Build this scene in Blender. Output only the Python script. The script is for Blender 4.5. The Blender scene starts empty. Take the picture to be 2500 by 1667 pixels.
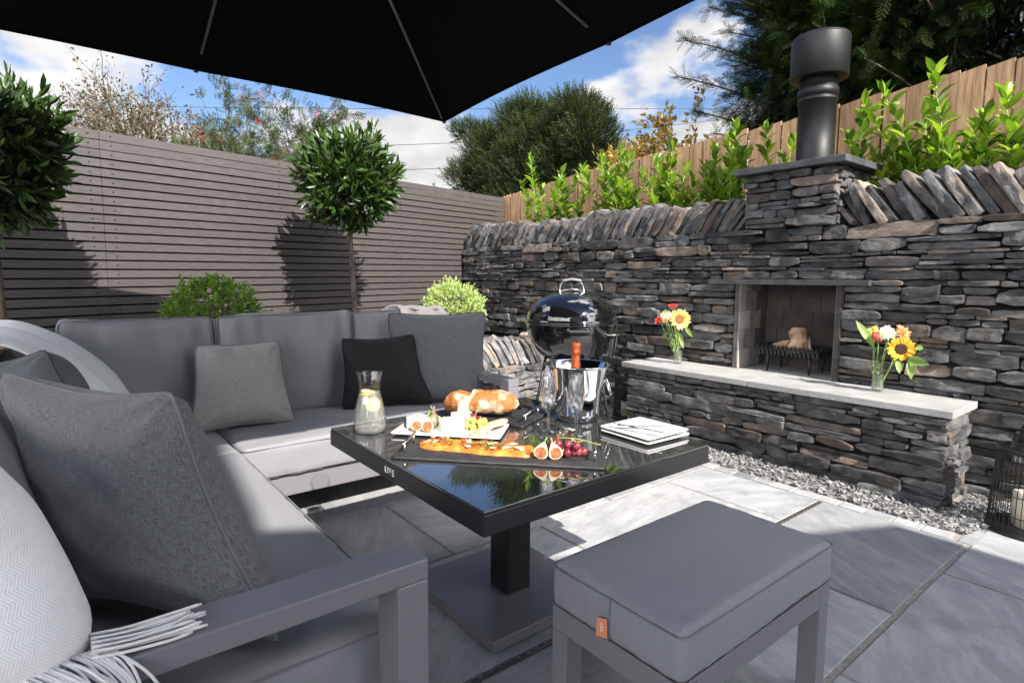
import bpy, math, random
import numpy as np
from mathutils import Matrix, Vector
random.seed(7); RS = np.random.RandomState(11)
R = math.radians
sc = bpy.context.scene
# ------------------------------------------------------------------ camera
YAW, PIT, ROL = R(-51.604), R(5.555), R(.381)
def cam_axes():
    cy, sy, cp, sp, cr, sr = math.cos(YAW), math.sin(YAW), math.cos(PIT), math.sin(PIT), math.cos(ROL), math.sin(ROL)
    f = Vector((sy*cp, cy*cp, -sp)); r = Vector((cy, -sy, 0)); u = r.cross(f)
    return r*cr+u*sr, u*cr-r*sr, f
cr_, cu_, cf_ = cam_axes()
cam = bpy.data.cameras.new('camera'); camo = bpy.data.objects.new('camera', cam); sc.collection.objects.link(camo)
camo.matrix_world = Matrix(((cr_.x, cu_.x, -cf_.x, 0), (cr_.y, cu_.y, -cf_.y, 0), (cr_.z, cu_.z, -cf_.z, 1.2), (0, 0, 0, 1)))
cam.sensor_width = 36; cam.lens = 1409.2/2500*36; cam.shift_y = -.0074
cam.clip_start = .02; cam.clip_end = 3000
sc.camera = camo
# ------------------------------------------------------------------ light
SKY_FILL = 9.0  # unseen sky overhead and behind the camera, brightened as added fill light
SUN_EL, SUN_AZ = R(40.5), R(90)          # sun comes from +x
sd = bpy.data.lights.new('sun', 'SUN'); sd.energy = 3.3; sd.angle = R(.5); sd.color = (1, .95, .87)
so = bpy.data.objects.new('sun', sd); sc.collection.objects.link(so)
SUN_T = R(6); sv = Vector((math.cos(SUN_EL)*math.cos(SUN_T), -math.cos(SUN_EL)*math.sin(SUN_T), math.sin(SUN_EL)))
so.rotation_euler = sv.to_track_quat('Z', 'Y').to_euler()
so.location = (30, 0, 30)
w = bpy.data.worlds.new('World'); sc.world = w; w.use_nodes = True
nt = w.node_tree; nt.nodes.clear()
def N(t, tree=None, **k):
    n = (tree or nt).nodes.new(t)
    for a, b in k.items(): setattr(n, a, b)
    return n
def L(a, b, tree=None): (tree or nt).links.new(a, b)
out = N('ShaderNodeOutputWorld'); bg = N('ShaderNodeBackground'); L(bg.outputs[0], out.inputs[0])
sky = N('ShaderNodeTexSky'); sky.sky_type = 'NISHITA'; sky.sun_disc = False
sky.sun_elevation = SUN_EL; sky.sun_rotation = R(96); sky.air_density = 1.0; sky.dust_density = .3; sky.ozone_density = 2.0
tc = N('ShaderNodeTexCoord'); sx = N('ShaderNodeSeparateXYZ'); L(tc.outputs['Generated'], sx.inputs[0])
# clouds: noise on the direction flattened towards the horizon
den = N('ShaderNodeMath', operation='ADD'); L(sx.outputs[2], den.inputs[0]); den.inputs[1].default_value = .35
dv = N('ShaderNodeVectorMath', operation='DIVIDE'); L(tc.outputs['Generated'], dv.inputs[0])
cb = N('ShaderNodeCombineXYZ'); [L(den.outputs[0], cb.inputs[i]) for i in range(3)]; L(cb.outputs[0], dv.inputs[1])
mp = N('ShaderNodeMapping'); L(dv.outputs[0], mp.inputs[0]); mp.inputs['Location'].default_value = (5.5, 5.1, 3.3)
n1 = N('ShaderNodeTexNoise'); L(mp.outputs[0], n1.inputs[0]); n1.inputs['Scale'].default_value = 1.9; n1.inputs['Detail'].default_value = 9; n1.inputs['Roughness'].default_value = .52
n2 = N('ShaderNodeTexNoise'); L(mp.outputs[0], n2.inputs[0]); n2.inputs['Scale'].default_value = 4.2; n2.inputs['Detail'].default_value = 6
el = N('ShaderNodeMapRange'); L(sx.outputs[2], el.inputs[0]); el.inputs[1].default_value = .10; el.inputs[2].default_value = .50; el.inputs[3].default_value = .20; el.inputs[4].default_value = -.13
ad = N('ShaderNodeMath', operation='ADD'); L(n1.outputs[0], ad.inputs[0]); L(el.outputs[0], ad.inputs[1])
cf = N('ShaderNodeMapRange', interpolation_type='SMOOTHSTEP'); L(ad.outputs[0], cf.inputs[0]); cf.inputs[1].default_value = .54; cf.inputs[2].default_value = .625
cc = N('ShaderNodeMapRange'); L(n2.outputs[0], cc.inputs[0]); cc.inputs[1].default_value = .35; cc.inputs[2].default_value = .62; cc.inputs[3].default_value = 1.4; cc.inputs[4].default_value = 2.05
ccol = N('ShaderNodeVectorMath', operation='SCALE'); ccol.inputs[0].default_value = (1.0, .985, .985); L(cc.outputs[0], ccol.inputs['Scale'])
dt = N('ShaderNodeVectorMath', operation='DOT_PRODUCT'); L(tc.outputs['Generated'], dt.inputs[0]); dt.inputs[1].default_value = (.47, -.36, .80)
sb = N('ShaderNodeMapRange', interpolation_type='SMOOTHSTEP'); L(dt.outputs['Value'], sb.inputs[0]); sb.inputs[1].default_value = .15; sb.inputs[2].default_value = .85; sb.inputs[3].default_value = 1.0; sb.inputs[4].default_value = SKY_FILL
cm = N('ShaderNodeVectorMath', operation='SCALE'); L(ccol.outputs[0], cm.inputs[0]); L(sb.outputs[0], cm.inputs['Scale'])
sc2_ = N('ShaderNodeMapRange', interpolation_type='SMOOTHSTEP'); L(dt.outputs['Value'], sc2_.inputs[0]); sc2_.inputs[1].default_value = -.1; sc2_.inputs[2].default_value = .4; sc2_.inputs[3].default_value = 0; sc2_.inputs[4].default_value = .16
ad2 = N('ShaderNodeMath', operation='ADD'); L(ad.outputs[0], ad2.inputs[0]); L(sc2_.outputs[0], ad2.inputs[1]); L(ad2.outputs[0], cf.inputs[0])
mx = N('ShaderNodeMix', data_type='RGBA'); stn = N('ShaderNodeVectorMath', operation='MULTIPLY'); L(sky.outputs[0], stn.inputs[0]); stn.inputs[1].default_value = (.27, .29, .33); L(cf.outputs[0], mx.inputs[0]); L(stn.outputs[0], mx.inputs[6]); L(cm.outputs[0], mx.inputs[7])
L(mx.outputs[2], bg.inputs[0]); bg.inputs[1].default_value = .15
sc.view_settings.view_transform = 'Standard'; sc.view_settings.look = 'None'; sc.view_settings.gamma = 1
sc.view_settings.exposure = 1.8
sc.render.engine = 'CYCLES'
sc.cycles.max_bounces = 10; sc.cycles.transparent_max_bounces = 12; sc.cycles.transmission_bounces = 10
sc.cycles.caustics_reflective = False; sc.cycles.caustics_refractive = False
sc.cycles.sample_clamp_indirect = 6
# ------------------------------------------------------------------ materials
def mat(name, col, rough=.6, metal=0, spec=.5, noise=None, col2=None, bump=0, bscale=40, vec='Object', stretch=(1, 1, 1), trans=0, coat=0, tone=False, sheen=0, ior=None, detail=6, lo=.35, hi=.65):
    m = bpy.data.materials.new(name); m.use_nodes = True; t = m.node_tree; b = t.nodes['Principled BSDF']
    b.inputs['Base Color'].default_value = (*col, 1); b.inputs['Roughness'].default_value = rough; b.inputs['Metallic'].default_value = metal
    b.inputs['Specular IOR Level'].default_value = spec
    if coat: b.inputs['Coat Weight'].default_value = coat; b.inputs['Coat Roughness'].default_value = .03
    if sheen: b.inputs['Sheen Weight'].default_value = sheen
    if trans: b.inputs['Transmission Weight'].default_value = trans
    if ior: b.inputs['IOR'].default_value = ior
    src = None
    if noise or bump:
        c = N('ShaderNodeTexCoord', t); mpp = N('ShaderNodeMapping', t)
        if vec == 'loc':
            at = N('ShaderNodeAttribute', t, attribute_name='loc'); L(at.outputs['Vector'], mpp.inputs[0], t)
        else: L(c.outputs[vec], mpp.inputs[0], t)
        mpp.inputs['Scale'].default_value = stretch
    if noise:
        n = N('ShaderNodeTexNoise', t); n.inputs['Scale'].default_value = noise; n.inputs['Detail'].default_value = detail; L(mpp.outputs[0], n.inputs[0], t)
        rp = N('ShaderNodeMapRange', t); rp.inputs[1].default_value = lo; rp.inputs[2].default_value = hi; L(n.outputs[0], rp.inputs[0], t)
        mi = N('ShaderNodeMix', t, data_type='RGBA'); mi.inputs[6].default_value = (*col, 1); mi.inputs[7].default_value = (*(col2 or col), 1)
        L(rp.outputs[0], mi.inputs[0], t); src = mi.outputs[2]
    if tone:
        at = N('ShaderNodeAttribute', t, attribute_name='tone'); sp = N('ShaderNodeSeparateColor', t); L(at.outputs['Color'], sp.inputs[0], t)
        mu = N('ShaderNodeVectorMath', t, operation='SCALE'); L(sp.outputs[0], mu.inputs['Scale'], t)
        if src: L(src, mu.inputs[0], t)
        else: mu.inputs[0].default_value = col
        src = mu.outputs[0]
    if src: L(src, b.inputs['Base Color'], t)
    if bump:
        nb = N('ShaderNodeTexNoise', t); nb.inputs['Scale'].default_value = bscale; nb.inputs['Detail'].default_value = 8; L(mpp.outputs[0], nb.inputs[0], t)
        bp = N('ShaderNodeBump', t); bp.inputs['Strength'].default_value = min(1, bump); bp.inputs['Distance'].default_value = .01*max(1, bump); L(nb.outputs[0], bp.inputs['Height'], t); L(bp.outputs[0], b.inputs['Normal'], t)
    return m
def slate_mat(name, gain=1.0, warm=0.0):
    m = bpy.data.materials.new(name); m.use_nodes = True; t = m.node_tree; b = t.nodes['Principled BSDF']
    at = N('ShaderNodeAttribute', t, attribute_name='tone'); sp = N('ShaderNodeSeparateColor', t); L(at.outputs['Color'], sp.inputs[0], t)
    lc = N('ShaderNodeAttribute', t, attribute_name='loc')
    def noise(scale, det, stretch, rough=.6):
        mpp = N('ShaderNodeMapping', t); mpp.inputs['Scale'].default_value = stretch; L(lc.outputs['Vector'], mpp.inputs[0], t)
        n = N('ShaderNodeTexNoise', t); n.inputs['Scale'].default_value = scale; n.inputs['Detail'].default_value = det; n.inputs['Roughness'].default_value = rough; L(mpp.outputs[0], n.inputs[0], t); return n.outputs[0]
    def rng(s, a, c, d=0, e=1):
        r = N('ShaderNodeMapRange', t); L(s, r.inputs[0], t); r.inputs[1].default_value = a; r.inputs[2].default_value = c; r.inputs[3].default_value = d; r.inputs[4].default_value = e; return r.outputs[0]
    def mix(f, a, c):
        x = N('ShaderNodeMix', t, data_type='RGBA'); L(f, x.inputs[0], t)
        for i, v in ((6, a), (7, c)):
            if isinstance(v, tuple): x.inputs[i].default_value = (*v, 1)
            else: L(v, x.inputs[i], t)
        return x.outputs[2]
    g = gain
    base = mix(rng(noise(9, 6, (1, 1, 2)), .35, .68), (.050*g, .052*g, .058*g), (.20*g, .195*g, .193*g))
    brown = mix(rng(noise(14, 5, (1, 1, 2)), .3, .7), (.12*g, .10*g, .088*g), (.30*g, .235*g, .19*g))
    ms = N('ShaderNodeMath', t, operation='ADD'); L(rng(noise(6, 3, (1, 1, 1)), .3, .7, -.40, .40), ms.inputs[0], t); L(sp.outputs[1], ms.inputs[1], t)
    col = mix(rng(ms.outputs[0], .55-warm, .85-warm), base, brown)
    col = mix(rng(noise(24, 5, (.35, 1, 1.3), .75), .64, .70, 0, .6), col, (.45, .43, .40))
    col = mix(rng(noise(5, 4, (1, 1, 1), .6), .60, .72, 0, .5), col, (.30, .29, .28))
    mu = N('ShaderNodeVectorMath', t, operation='SCALE'); L(col, mu.inputs[0], t); L(sp.outputs[0], mu.inputs['Scale'], t)
    L(mu.outputs[0], b.inputs['Base Color'], t); L(rng(noise(20, 3, (1, 1, 1)), .3, .7, .55, .85), b.inputs['Roughness'], t); b.inputs['Specular IOR Level'].default_value = .35
    sn = N('ShaderNodeMath', t, operation='SNAP'); L(noise(9, 8, (.7, 1, 2.6), .62), sn.inputs[0], t); sn.inputs[1].default_value = .045
    h0 = N('ShaderNodeMath', t, operation='MULTIPLY'); L(sn.outputs[0], h0.inputs[0], t); h0.inputs[1].default_value = 2.2
    h = N('ShaderNodeMath', t, operation='ADD'); L(h0.outputs[0], h.inputs[0], t); L(rng(noise(55, 7, (.8, 1, 1.8), .7), 0, 1, 0, .55), h.inputs[1], t)
    bp = N('ShaderNodeBump', t); bp.inputs['Strength'].default_value = 1; bp.inputs['Distance'].default_value = .022; L(h.outputs[0], bp.inputs['Height'], t); L(bp.outputs[0], b.inputs['Normal'], t)
    return m
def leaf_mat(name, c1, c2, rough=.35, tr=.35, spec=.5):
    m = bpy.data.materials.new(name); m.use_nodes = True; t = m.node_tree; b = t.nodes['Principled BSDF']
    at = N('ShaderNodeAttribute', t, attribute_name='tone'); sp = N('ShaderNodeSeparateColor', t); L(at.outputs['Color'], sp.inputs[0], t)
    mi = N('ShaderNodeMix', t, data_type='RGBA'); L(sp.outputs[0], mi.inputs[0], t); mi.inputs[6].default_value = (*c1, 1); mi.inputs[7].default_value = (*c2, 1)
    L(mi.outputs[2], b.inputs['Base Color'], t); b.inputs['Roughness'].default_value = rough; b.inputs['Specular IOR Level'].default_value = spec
    tl = N('ShaderNodeBsdfTranslucent', t); ms = N('ShaderNodeMixShader', t); ms.inputs[0].default_value = tr
    sc2 = N('ShaderNodeVectorMath', t, operation='MULTIPLY'); L(mi.outputs[2], sc2.inputs[0], t); sc2.inputs[1].default_value = (1.5, 1.7, .7); L(sc2.outputs[0], tl.inputs[0], t)
    o = t.nodes['Material Output']; L(b.outputs[0], ms.inputs[1], t); L(tl.outputs[0], ms.inputs[2], t); L(ms.outputs[0], o.inputs[0], t)
    return m
# ------------------------------------------------------------------ mesh helpers
class MB:
    def __init__(s): s.v = []; s.q = []; s.t = []; s.c = []; s.l = []; s.uv = []; s.n = 0
    def add(s, V, Q=None, T=None, c=None, l=None, uv=None):
        V = np.asarray(V, float).reshape(-1, 3); k = len(V)
        s.v.append(V)
        if Q is not None and len(Q): s.q.append(np.asarray(Q, int).reshape(-1, 4)+s.n)
        if T is not None and len(T): s.t.append(np.asarray(T, int).reshape(-1, 3)+s.n)
        c = (1, 0, 0) if c is None else c
        c = np.asarray(c, float); s.c.append(np.broadcast_to(c, (k, 3)) if c.ndim == 1 else c)
        s.l.append(V if l is None else np.asarray(l, float))
        s.uv.append(np.zeros((k, 2)) if uv is None else np.asarray(uv, float))
        s.n += k; return s
    def build(s, name, m, parent=None, smooth=True, loc=None, bevel=0):
        me = bpy.data.meshes.new(name)
        V = np.concatenate(s.v); Q = np.concatenate(s.q) if s.q else np.zeros((0, 4), int); T = np.concatenate(s.t) if s.t else np.zeros((0, 3), int)
        if loc is not None: V = V-np.asarray(loc, float)
        me.vertices.add(len(V)); me.vertices.foreach_set('co', V.ravel().astype(np.float32))
        li = np.concatenate([Q.ravel(), T.ravel()]).astype(np.int32)
        me.loops.add(len(li)); me.loops.foreach_set('vertex_index', li)
        st = np.concatenate([np.arange(len(Q))*4, len(Q)*4+np.arange(len(T))*3]).astype(np.int32)
        me.polygons.add(len(st)); me.polygons.foreach_set('loop_start', st)
        me.polygons.foreach_set('use_smooth', np.full(len(st), smooth, bool))
        me.update(calc_edges=True); me.validate()
        a = me.color_attributes.new('tone', 'FLOAT_COLOR', 'POINT'); C = np.concatenate(s.c); a.data.foreach_set('color', np.hstack([C, np.ones((len(C), 1))]).ravel().astype(np.float32))
        a = me.attributes.new('loc', 'FLOAT_VECTOR', 'POINT'); a.data.foreach_set('vector', np.concatenate(s.l).ravel().astype(np.float32))
        U = np.concatenate(s.uv)
        if np.any(U):
            ul = me.uv_layers.new(name='UVMap'); li2 = np.zeros(len(me.loops), np.int32); me.loops.foreach_get('vertex_index', li2); ul.data.foreach_set('uv', U[li2].ravel().astype(np.float32))
        o = bpy.data.objects.new(name, me); sc.collection.objects.link(o)
        if m is not None: me.materials.append(m)
        if parent is not None:
            o.parent = parent
            if loc is None: o.matrix_parent_inverse = Matrix.Translation(-Vector(parent.location)) if not any(parent.rotation_euler) else parent.matrix_basis.inverted()
            else: o.location = Vector(loc)-Vector(parent.location)
        elif loc is not None: o.location = loc
        if bevel:
            bm = o.modifiers.new('bevel', 'BEVEL'); bm.width = bevel; bm.segments = 2; bm.limit_method = 'ANGLE'; bm.angle_limit = R(40)
        return o
def tag(o, label=None, cat=None, group=None, kind=None):
    for k, v in (('label', label), ('category', cat), ('group', group), ('kind', kind)):
        if v: o[k] = v
    return o
def empty(name, loc, label=None, cat=None, group=None):
    o = bpy.data.objects.new(name, None); sc.collection.objects.link(o); o.location = loc; o.empty_display_size = .05
    return tag(o, label, cat, group)
def box(mb, x0, x1, y0, y1, z0, z1, c=None):
    V = [(x, y, z) for x in (x0, x1) for y in (y0, y1) for z in (z0, z1)]
    Q = [(0, 1, 3, 2), (4, 6, 7, 5), (0, 4, 5, 1), (2, 3, 7, 6), (0, 2, 6, 4), (1, 5, 7, 3)]
    mb.add(V, Q, c=c); return mb
def obox(mb, c, ax, ay, az, c3=None):   # centre and three half-axis vectors
    c, ax, ay, az = map(np.asarray, (c, ax, ay, az))
    V = [c+sx_*ax+sy_*ay+sz_*az for sx_ in (-1, 1) for sy_ in (-1, 1) for sz_ in (-1, 1)]
    mb.add(V, [(0, 1, 3, 2), (4, 6, 7, 5), (0, 4, 5, 1), (2, 3, 7, 6), (0, 2, 6, 4), (1, 5, 7, 3)], c=c3); return mb
def lathe(mb, prof, n=32, cen=(0, 0, 0), c=None, sq=None, jit=0):
    prof = np.array([(max(r, 1e-4), z) for r, z in prof]); a = np.linspace(0, 2*np.pi, n, endpoint=False)
    rr = prof[:, 0][:, None]*np.ones(n)
    if jit: rr = rr*(1+jit*np.sin(a*5+prof[:, 1][:, None]*40)[:, :])
    V = np.stack([rr*np.cos(a), rr*np.sin(a)*(sq or 1), prof[:, 1][:, None]*np.ones(n)], -1).reshape(-1, 3)+np.asarray(cen, float)
    m = len(prof); i, j = np.meshgrid(np.arange(m-1), np.arange(n), indexing='ij'); j2 = (j+1) % n
    Q = np.stack([i*n+j, i*n+j2, (i+1)*n+j2, (i+1)*n+j], -1).reshape(-1, 4)
    mb.add(V, Q, c=c); return mb
def tube(mb, pts, rad, n=8, c=None, cap=True):
    P = np.array(pts, float); m = len(P); rad = np.broadcast_to(np.asarray(rad, float), (m,)).copy()
    T = np.gradient(P, axis=0); T /= np.linalg.norm(T, axis=1)[:, None]+1e-12
    ref = np.array([0, 0, 1.]) if abs(T[0, 2]) < .9 else np.array([1., 0, 0])
    a = np.linspace(0, 2*np.pi, n, endpoint=False); V = []; u = np.cross(T[0], ref); u /= np.linalg.norm(u)
    for i in range(m):
        u = u-T[i]*(u@T[i]); u /= np.linalg.norm(u)+1e-12; v = np.cross(T[i], u)
        V.append(P[i]+rad[i]*(np.cos(a)[:, None]*u+np.sin(a)[:, None]*v))
    if cap:
        V.insert(0, P[0]+0*V[0]+1e-5*(V[0]-P[0])); V.append(P[-1]+1e-5*(V[-1]-P[-1])); m += 2
    V = np.array(V).reshape(-1, 3); i, j = np.meshgrid(np.arange(m-1), np.arange(n), indexing='ij'); j2 = (j+1) % n
    mb.add(V, np.stack([i*n+j, i*n+j2, (i+1)*n+j2, (i+1)*n+j], -1).reshape(-1, 4), c=c); return mb
def grid(mb, P, c=None, uv=None, closed=False):   # P: (m,n,3)
    P = np.asarray(P, float); m, n, _ = P.shape
    i, j = np.meshgrid(np.arange(m-1), np.arange(n if closed else n-1), indexing='ij'); j2 = (j+1) % n
    mb.add(P.reshape(-1, 3), np.stack([i*n+j, i*n+j2, (i+1)*n+j2, (i+1)*n+j], -1).reshape(-1, 4), c=c, uv=None if uv is None else uv.reshape(-1, 2)); return mb
_g = RS.rand(64, 64, 64)
def vn(P, f=1., seed=0):   # value noise -1..1
    P = np.asarray(P, float)*f+seed*17.31; i = np.floor(P).astype(int); t = P-i; t = t*t*(3-2*t); r = 0
    for dx in (0, 1):
        for dy in (0, 1):
            for dz in (0, 1):
                r = r+_g[(i[..., 0]+dx) & 63, (i[..., 1]+dy) & 63, (i[..., 2]+dz) & 63]*(t[..., 0] if dx else 1-t[..., 0])*(t[..., 1] if dy else 1-t[..., 1])*(t[..., 2] if dz else 1-t[..., 2])
    return r*2-1
def cubegrid(nx, ny, nz, skip=()):
    def lin(n): t = np.linspace(-1, 1, n+1); return np.sign(t)*np.abs(t)**.75
    X, Y, Z = lin(nx), lin(ny), lin(nz); V = []; Q = []; ix = {}
    def vid(p):
        k = tuple(np.round(p, 5))
        if k not in ix: ix[k] = len(V); V.append(p)
        return ix[k]
    for ax, (A, B) in ((0, (Y, Z)), (1, (X, Z)), (2, (X, Y))):
        for s in (-1, 1):
            if (ax, s) in skip: continue
            for i in range(len(A)-1):
                for j in range(len(B)-1):
                    q = []
                    for a, b in ((A[i], B[j]), (A[i+1], B[j]), (A[i+1], B[j+1]), (A[i], B[j+1])):
                        p = [a, b]; p.insert(ax, s); q.append(vid(tuple(p)))
                    if (s < 0) ^ (ax == 1): q = q[::-1]
                    Q.append(q)
    return np.array(V, float), np.array(Q)
def rbox(T, half, r, bulge=0, amp=0, f=8, seed=0):
    V, Q = T; half = np.asarray(half, float); q = V*half; r = min(r, *(half*.98)); c = np.clip(q, -(half-r), half-r); v = q-c
    ln = np.linalg.norm(v, axis=1)[:, None]; P = c+v/np.where(ln == 0, 1, ln)*r
    if bulge:
        for ax in range(3):
            o = [a for a in range(3) if a != ax]; b = bulge if np.isscalar(bulge) else bulge[ax]
            P[:, ax] += np.sign(V[:, ax])*np.abs(V[:, ax])*b*(1-np.abs(V[:, o[0]])**2.2)*(1-np.abs(V[:, o[1]])**2.2)
    if amp: P = P+np.stack([vn(P, f, seed+k) for k in range(3)], -1)*amp
    return P, Q
# ------------------------------------------------------------------ palette
M = {}
M['slate'] = slate_mat('slate_stone', .80)
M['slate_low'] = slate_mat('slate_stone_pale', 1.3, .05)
M['core'] = mat('wall_core', (.012, .011, .011), .95)
M['slab'] = mat('sawn_slate', (.27, .27, .268), .62, noise=7, col2=(.37, .365, .355), bump=.35, bscale=60, lo=.3, hi=.7, detail=9)
M['cap'] = mat('dark_sawn_slate', (.04, .041, .045), .6, noise=9, col2=(.075, .075, .08), bump=.3, bscale=50)
def paving_mat():
    m = bpy.data.materials.new('slate_paving'); m.use_nodes = True; t = m.node_tree; b = t.nodes['Principled BSDF']; c = N('ShaderNodeTexCoord', t)
    at = N('ShaderNodeAttribute', t, attribute_name='tone'); sp = N('ShaderNodeSeparateColor', t); L(at.outputs['Color'], sp.inputs[0], t)
    ro = N('ShaderNodeVectorRotate', t, rotation_type='Z_AXIS'); an = N('ShaderNodeMath', t, operation='MULTIPLY'); L(sp.outputs[1], an.inputs[0], t); an.inputs[1].default_value = 3.0; L(c.outputs['Object'], ro.inputs['Vector'], t); L(an.outputs[0], ro.inputs['Angle'], t)
    of = N('ShaderNodeCombineXYZ', t); L(sp.outputs[1], of.inputs[2], t); ofm = N('ShaderNodeVectorMath', t, operation='MULTIPLY_ADD'); L(of.outputs[0], ofm.inputs[0], t); ofm.inputs[1].default_value = (0, 0, 40); L(ro.outputs[0], ofm.inputs[2], t)
    def noise(scale, st, det=8, rough=.6, lo=.35, hi=.65, d=0, e=1):
        mpp = N('ShaderNodeMapping', t); mpp.inputs['Scale'].default_value = st; L(ofm.outputs[0], mpp.inputs[0], t); n = N('ShaderNodeTexNoise', t); n.inputs['Scale'].default_value = scale; n.inputs['Detail'].default_value = det; n.inputs['Roughness'].default_value = rough; L(mpp.outputs[0], n.inputs[0], t)
        r = N('ShaderNodeMapRange', t); L(n.outputs[0], r.inputs[0], t); r.inputs[1].default_value = lo; r.inputs[2].default_value = hi; r.inputs[3].default_value = d; r.inputs[4].default_value = e; return r.outputs[0], n.outputs[0]
    def mix(f, a, c_):
        x = N('ShaderNodeMix', t, data_type='RGBA'); L(f, x.inputs[0], t)
        for i, v in ((6, a), (7, c_)):
            if isinstance(v, tuple): x.inputs[i].default_value = (*v, 1)
            else: L(v, x.inputs[i], t)
        return x.outputs[2]
    col = mix(noise(2.2, (1, 1.8, 1), 10, .62)[0], (.245, .25, .265), (.36, .36, .37))
    col = mix(noise(9, (.5, 2.2, 1), 8, .7, .46, .66, 0, .7)[0], col, (.44, .44, .445))
    col = mix(noise(3.6, (1, 1, 1), 9, .65, .52, .68, 0, .7)[0], col, (.17, .175, .18))
    col = mix(noise(120, (1, 1, 1), 3, .6, .66, .74, 0, .35)[0], col, (.55, .55, .54))
    mu = N('ShaderNodeVectorMath', t, operation='SCALE'); L(col, mu.inputs[0], t); L(sp.outputs[0], mu.inputs['Scale'], t); L(mu.outputs[0], b.inputs['Base Color'], t); L(noise(12, (1, 1, 1), 4, .5, .3, .7, .45, .7)[0], b.inputs['Roughness'], t)
    sn = N('ShaderNodeMath', t, operation='SNAP'); L(noise(5, (.7, 1.6, 1), 9, .6)[1], sn.inputs[0], t); sn.inputs[1].default_value = .05; h = N('ShaderNodeMath', t, operation='MULTIPLY_ADD'); L(noise(70, (1, 1, 1), 6, .6)[1], h.inputs[0], t); h.inputs[1].default_value = .35; L(sn.outputs[0], h.inputs[2], t)
    bp = N('ShaderNodeBump', t); bp.inputs['Strength'].default_value = .55; bp.inputs['Distance'].default_value = .006; L(h.outputs[0], bp.inputs['Height'], t); L(bp.outputs[0], b.inputs['Normal'], t); return m
M['paving'] = paving_mat()
M['joint'] = mat('pointing', (.34, .32, .28), .9, noise=60, col2=(.22, .21, .19), bump=.6, bscale=300)
M['gravel'] = mat('slate_chips', (.16, .16, .165), .7, noise=20, col2=(.29, .285, .28), tone=True)
M['soil'] = mat('soil', (.05, .035, .025), .95, noise=30, col2=(.02, .015, .01), bump=.9, bscale=60)
M['grass'] = mat('far_grass', (.06, .09, .03), .9, noise=.6, col2=(.04, .06, .02))
M['fence_grey'] = mat('composite_board', (.048, .041, .040), .55, noise=14, col2=(.076, .066, .064), bump=.18, bscale=40, stretch=(1, 1, 14), tone=True)
M['void'] = mat('dark_backing', (.006, .006, .006), .9)
M['wood'] = mat('fence_board', (.23, .13, .065), .75, noise=5, col2=(.40, .25, .14), bump=.35, bscale=18, stretch=(9, 9, .8), tone=True)
M['alu'] = mat('powder_coated_metal', (.165, .158, .17), .28, spec=.5, bump=.05, bscale=500)
M['alu_dark'] = mat('dark_powder_coat', (.016, .0155, .017), .36, spec=.5)
M['black'] = mat('black_metal', (.010, .010, .011), .34)
M['flue'] = mat('matt_black_flue', (.004, .004, .0045), .5, noise=7, col2=(.008, .008, .009), spec=.35)
M['enamel'] = mat('gloss_enamel', (.004, .004, .005), .04, coat=1)
M['steel'] = mat('polished_steel', (.72, .72, .73), .07, metal=1)
M['brush'] = mat('brushed_steel', (.55, .55, .56), .25, metal=1)
M['chrome_dull'] = mat('aluminium', (.45, .45, .46), .35, metal=1)
def clear(name, ior, refr, tint, lit_white=0):
    m = bpy.data.materials.new(name); m.use_nodes = True; t = m.node_tree; t.nodes.clear(); o = N('ShaderNodeOutputMaterial', t)
    tr = N('ShaderNodeBsdfTransparent', t); tr.inputs[0].default_value = (*tint, 1); rf = N('ShaderNodeBsdfRefraction', t); rf.inputs['IOR'].default_value = ior; rf.inputs['Roughness'].default_value = 0
    gl = N('ShaderNodeBsdfGlossy', t); gl.inputs['Roughness'].default_value = .01; lwn = N('ShaderNodeLayerWeight', t); lwn.inputs[0].default_value = .5; pwn = N('ShaderNodeMath', t, operation='POWER'); L(lwn.outputs['Facing'], pwn.inputs[0], t); pwn.inputs[1].default_value = 3.2
    fr = N('ShaderNodeMath', t, operation='MULTIPLY_ADD'); L(pwn.outputs[0], fr.inputs[0], t); fr.inputs[1].default_value = .85 if ior > 1.6 else .62; fr.inputs[2].default_value = .09 if ior > 1.6 else .045
    a = N('ShaderNodeMixShader', t); a.inputs[0].default_value = refr; L(tr.outputs[0], a.inputs[1], t); L(rf.outputs[0], a.inputs[2], t)
    if lit_white:
        df = N('ShaderNodeBsdfDiffuse', t); df.inputs[0].default_value = (.95, .95, .88, 1); d2 = N('ShaderNodeMixShader', t); d2.inputs[0].default_value = lit_white; L(a.outputs[0], d2.inputs[1], t); L(df.outputs[0], d2.inputs[2], t); a = d2  # white diffuse mixed in, standing for sunlight refracted through the water
    b = N('ShaderNodeMixShader', t); L(fr.outputs[0], b.inputs[0], t); L(a.outputs[0], b.inputs[1], t); L(gl.outputs[0], b.inputs[2], t); L(b.outputs[0], o.inputs[0], t); return m
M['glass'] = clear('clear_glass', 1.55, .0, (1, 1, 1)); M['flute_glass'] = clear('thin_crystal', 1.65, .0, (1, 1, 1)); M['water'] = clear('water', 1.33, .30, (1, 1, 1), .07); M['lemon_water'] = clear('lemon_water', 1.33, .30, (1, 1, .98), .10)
M['white'] = mat('white_porcelain', (.72, .71, .69), .15)
M['bark'] = mat('bark', (.16, .125, .095), .85, noise=25, col2=(.08, .06, .045), bump=.6, bscale=60, stretch=(1, 1, .3))
M['twig'] = mat('twig', (.10, .07, .045), .85)
M['stem'] = mat('green_stem', (.20, .32, .08), .5)
M['brick'] = mat('fire_brick', (.22, .185, .16), .85, noise=8, col2=(.36, .33, .31), bump=.3, bscale=60, tone=True)
M['mortar'] = mat('mortar', (.085, .078, .07), .9)
M['log'] = mat('birch_log', (.62, .44, .28), .8, noise=16, col2=(.20, .10, .05), bump=.8, bscale=40)
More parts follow.
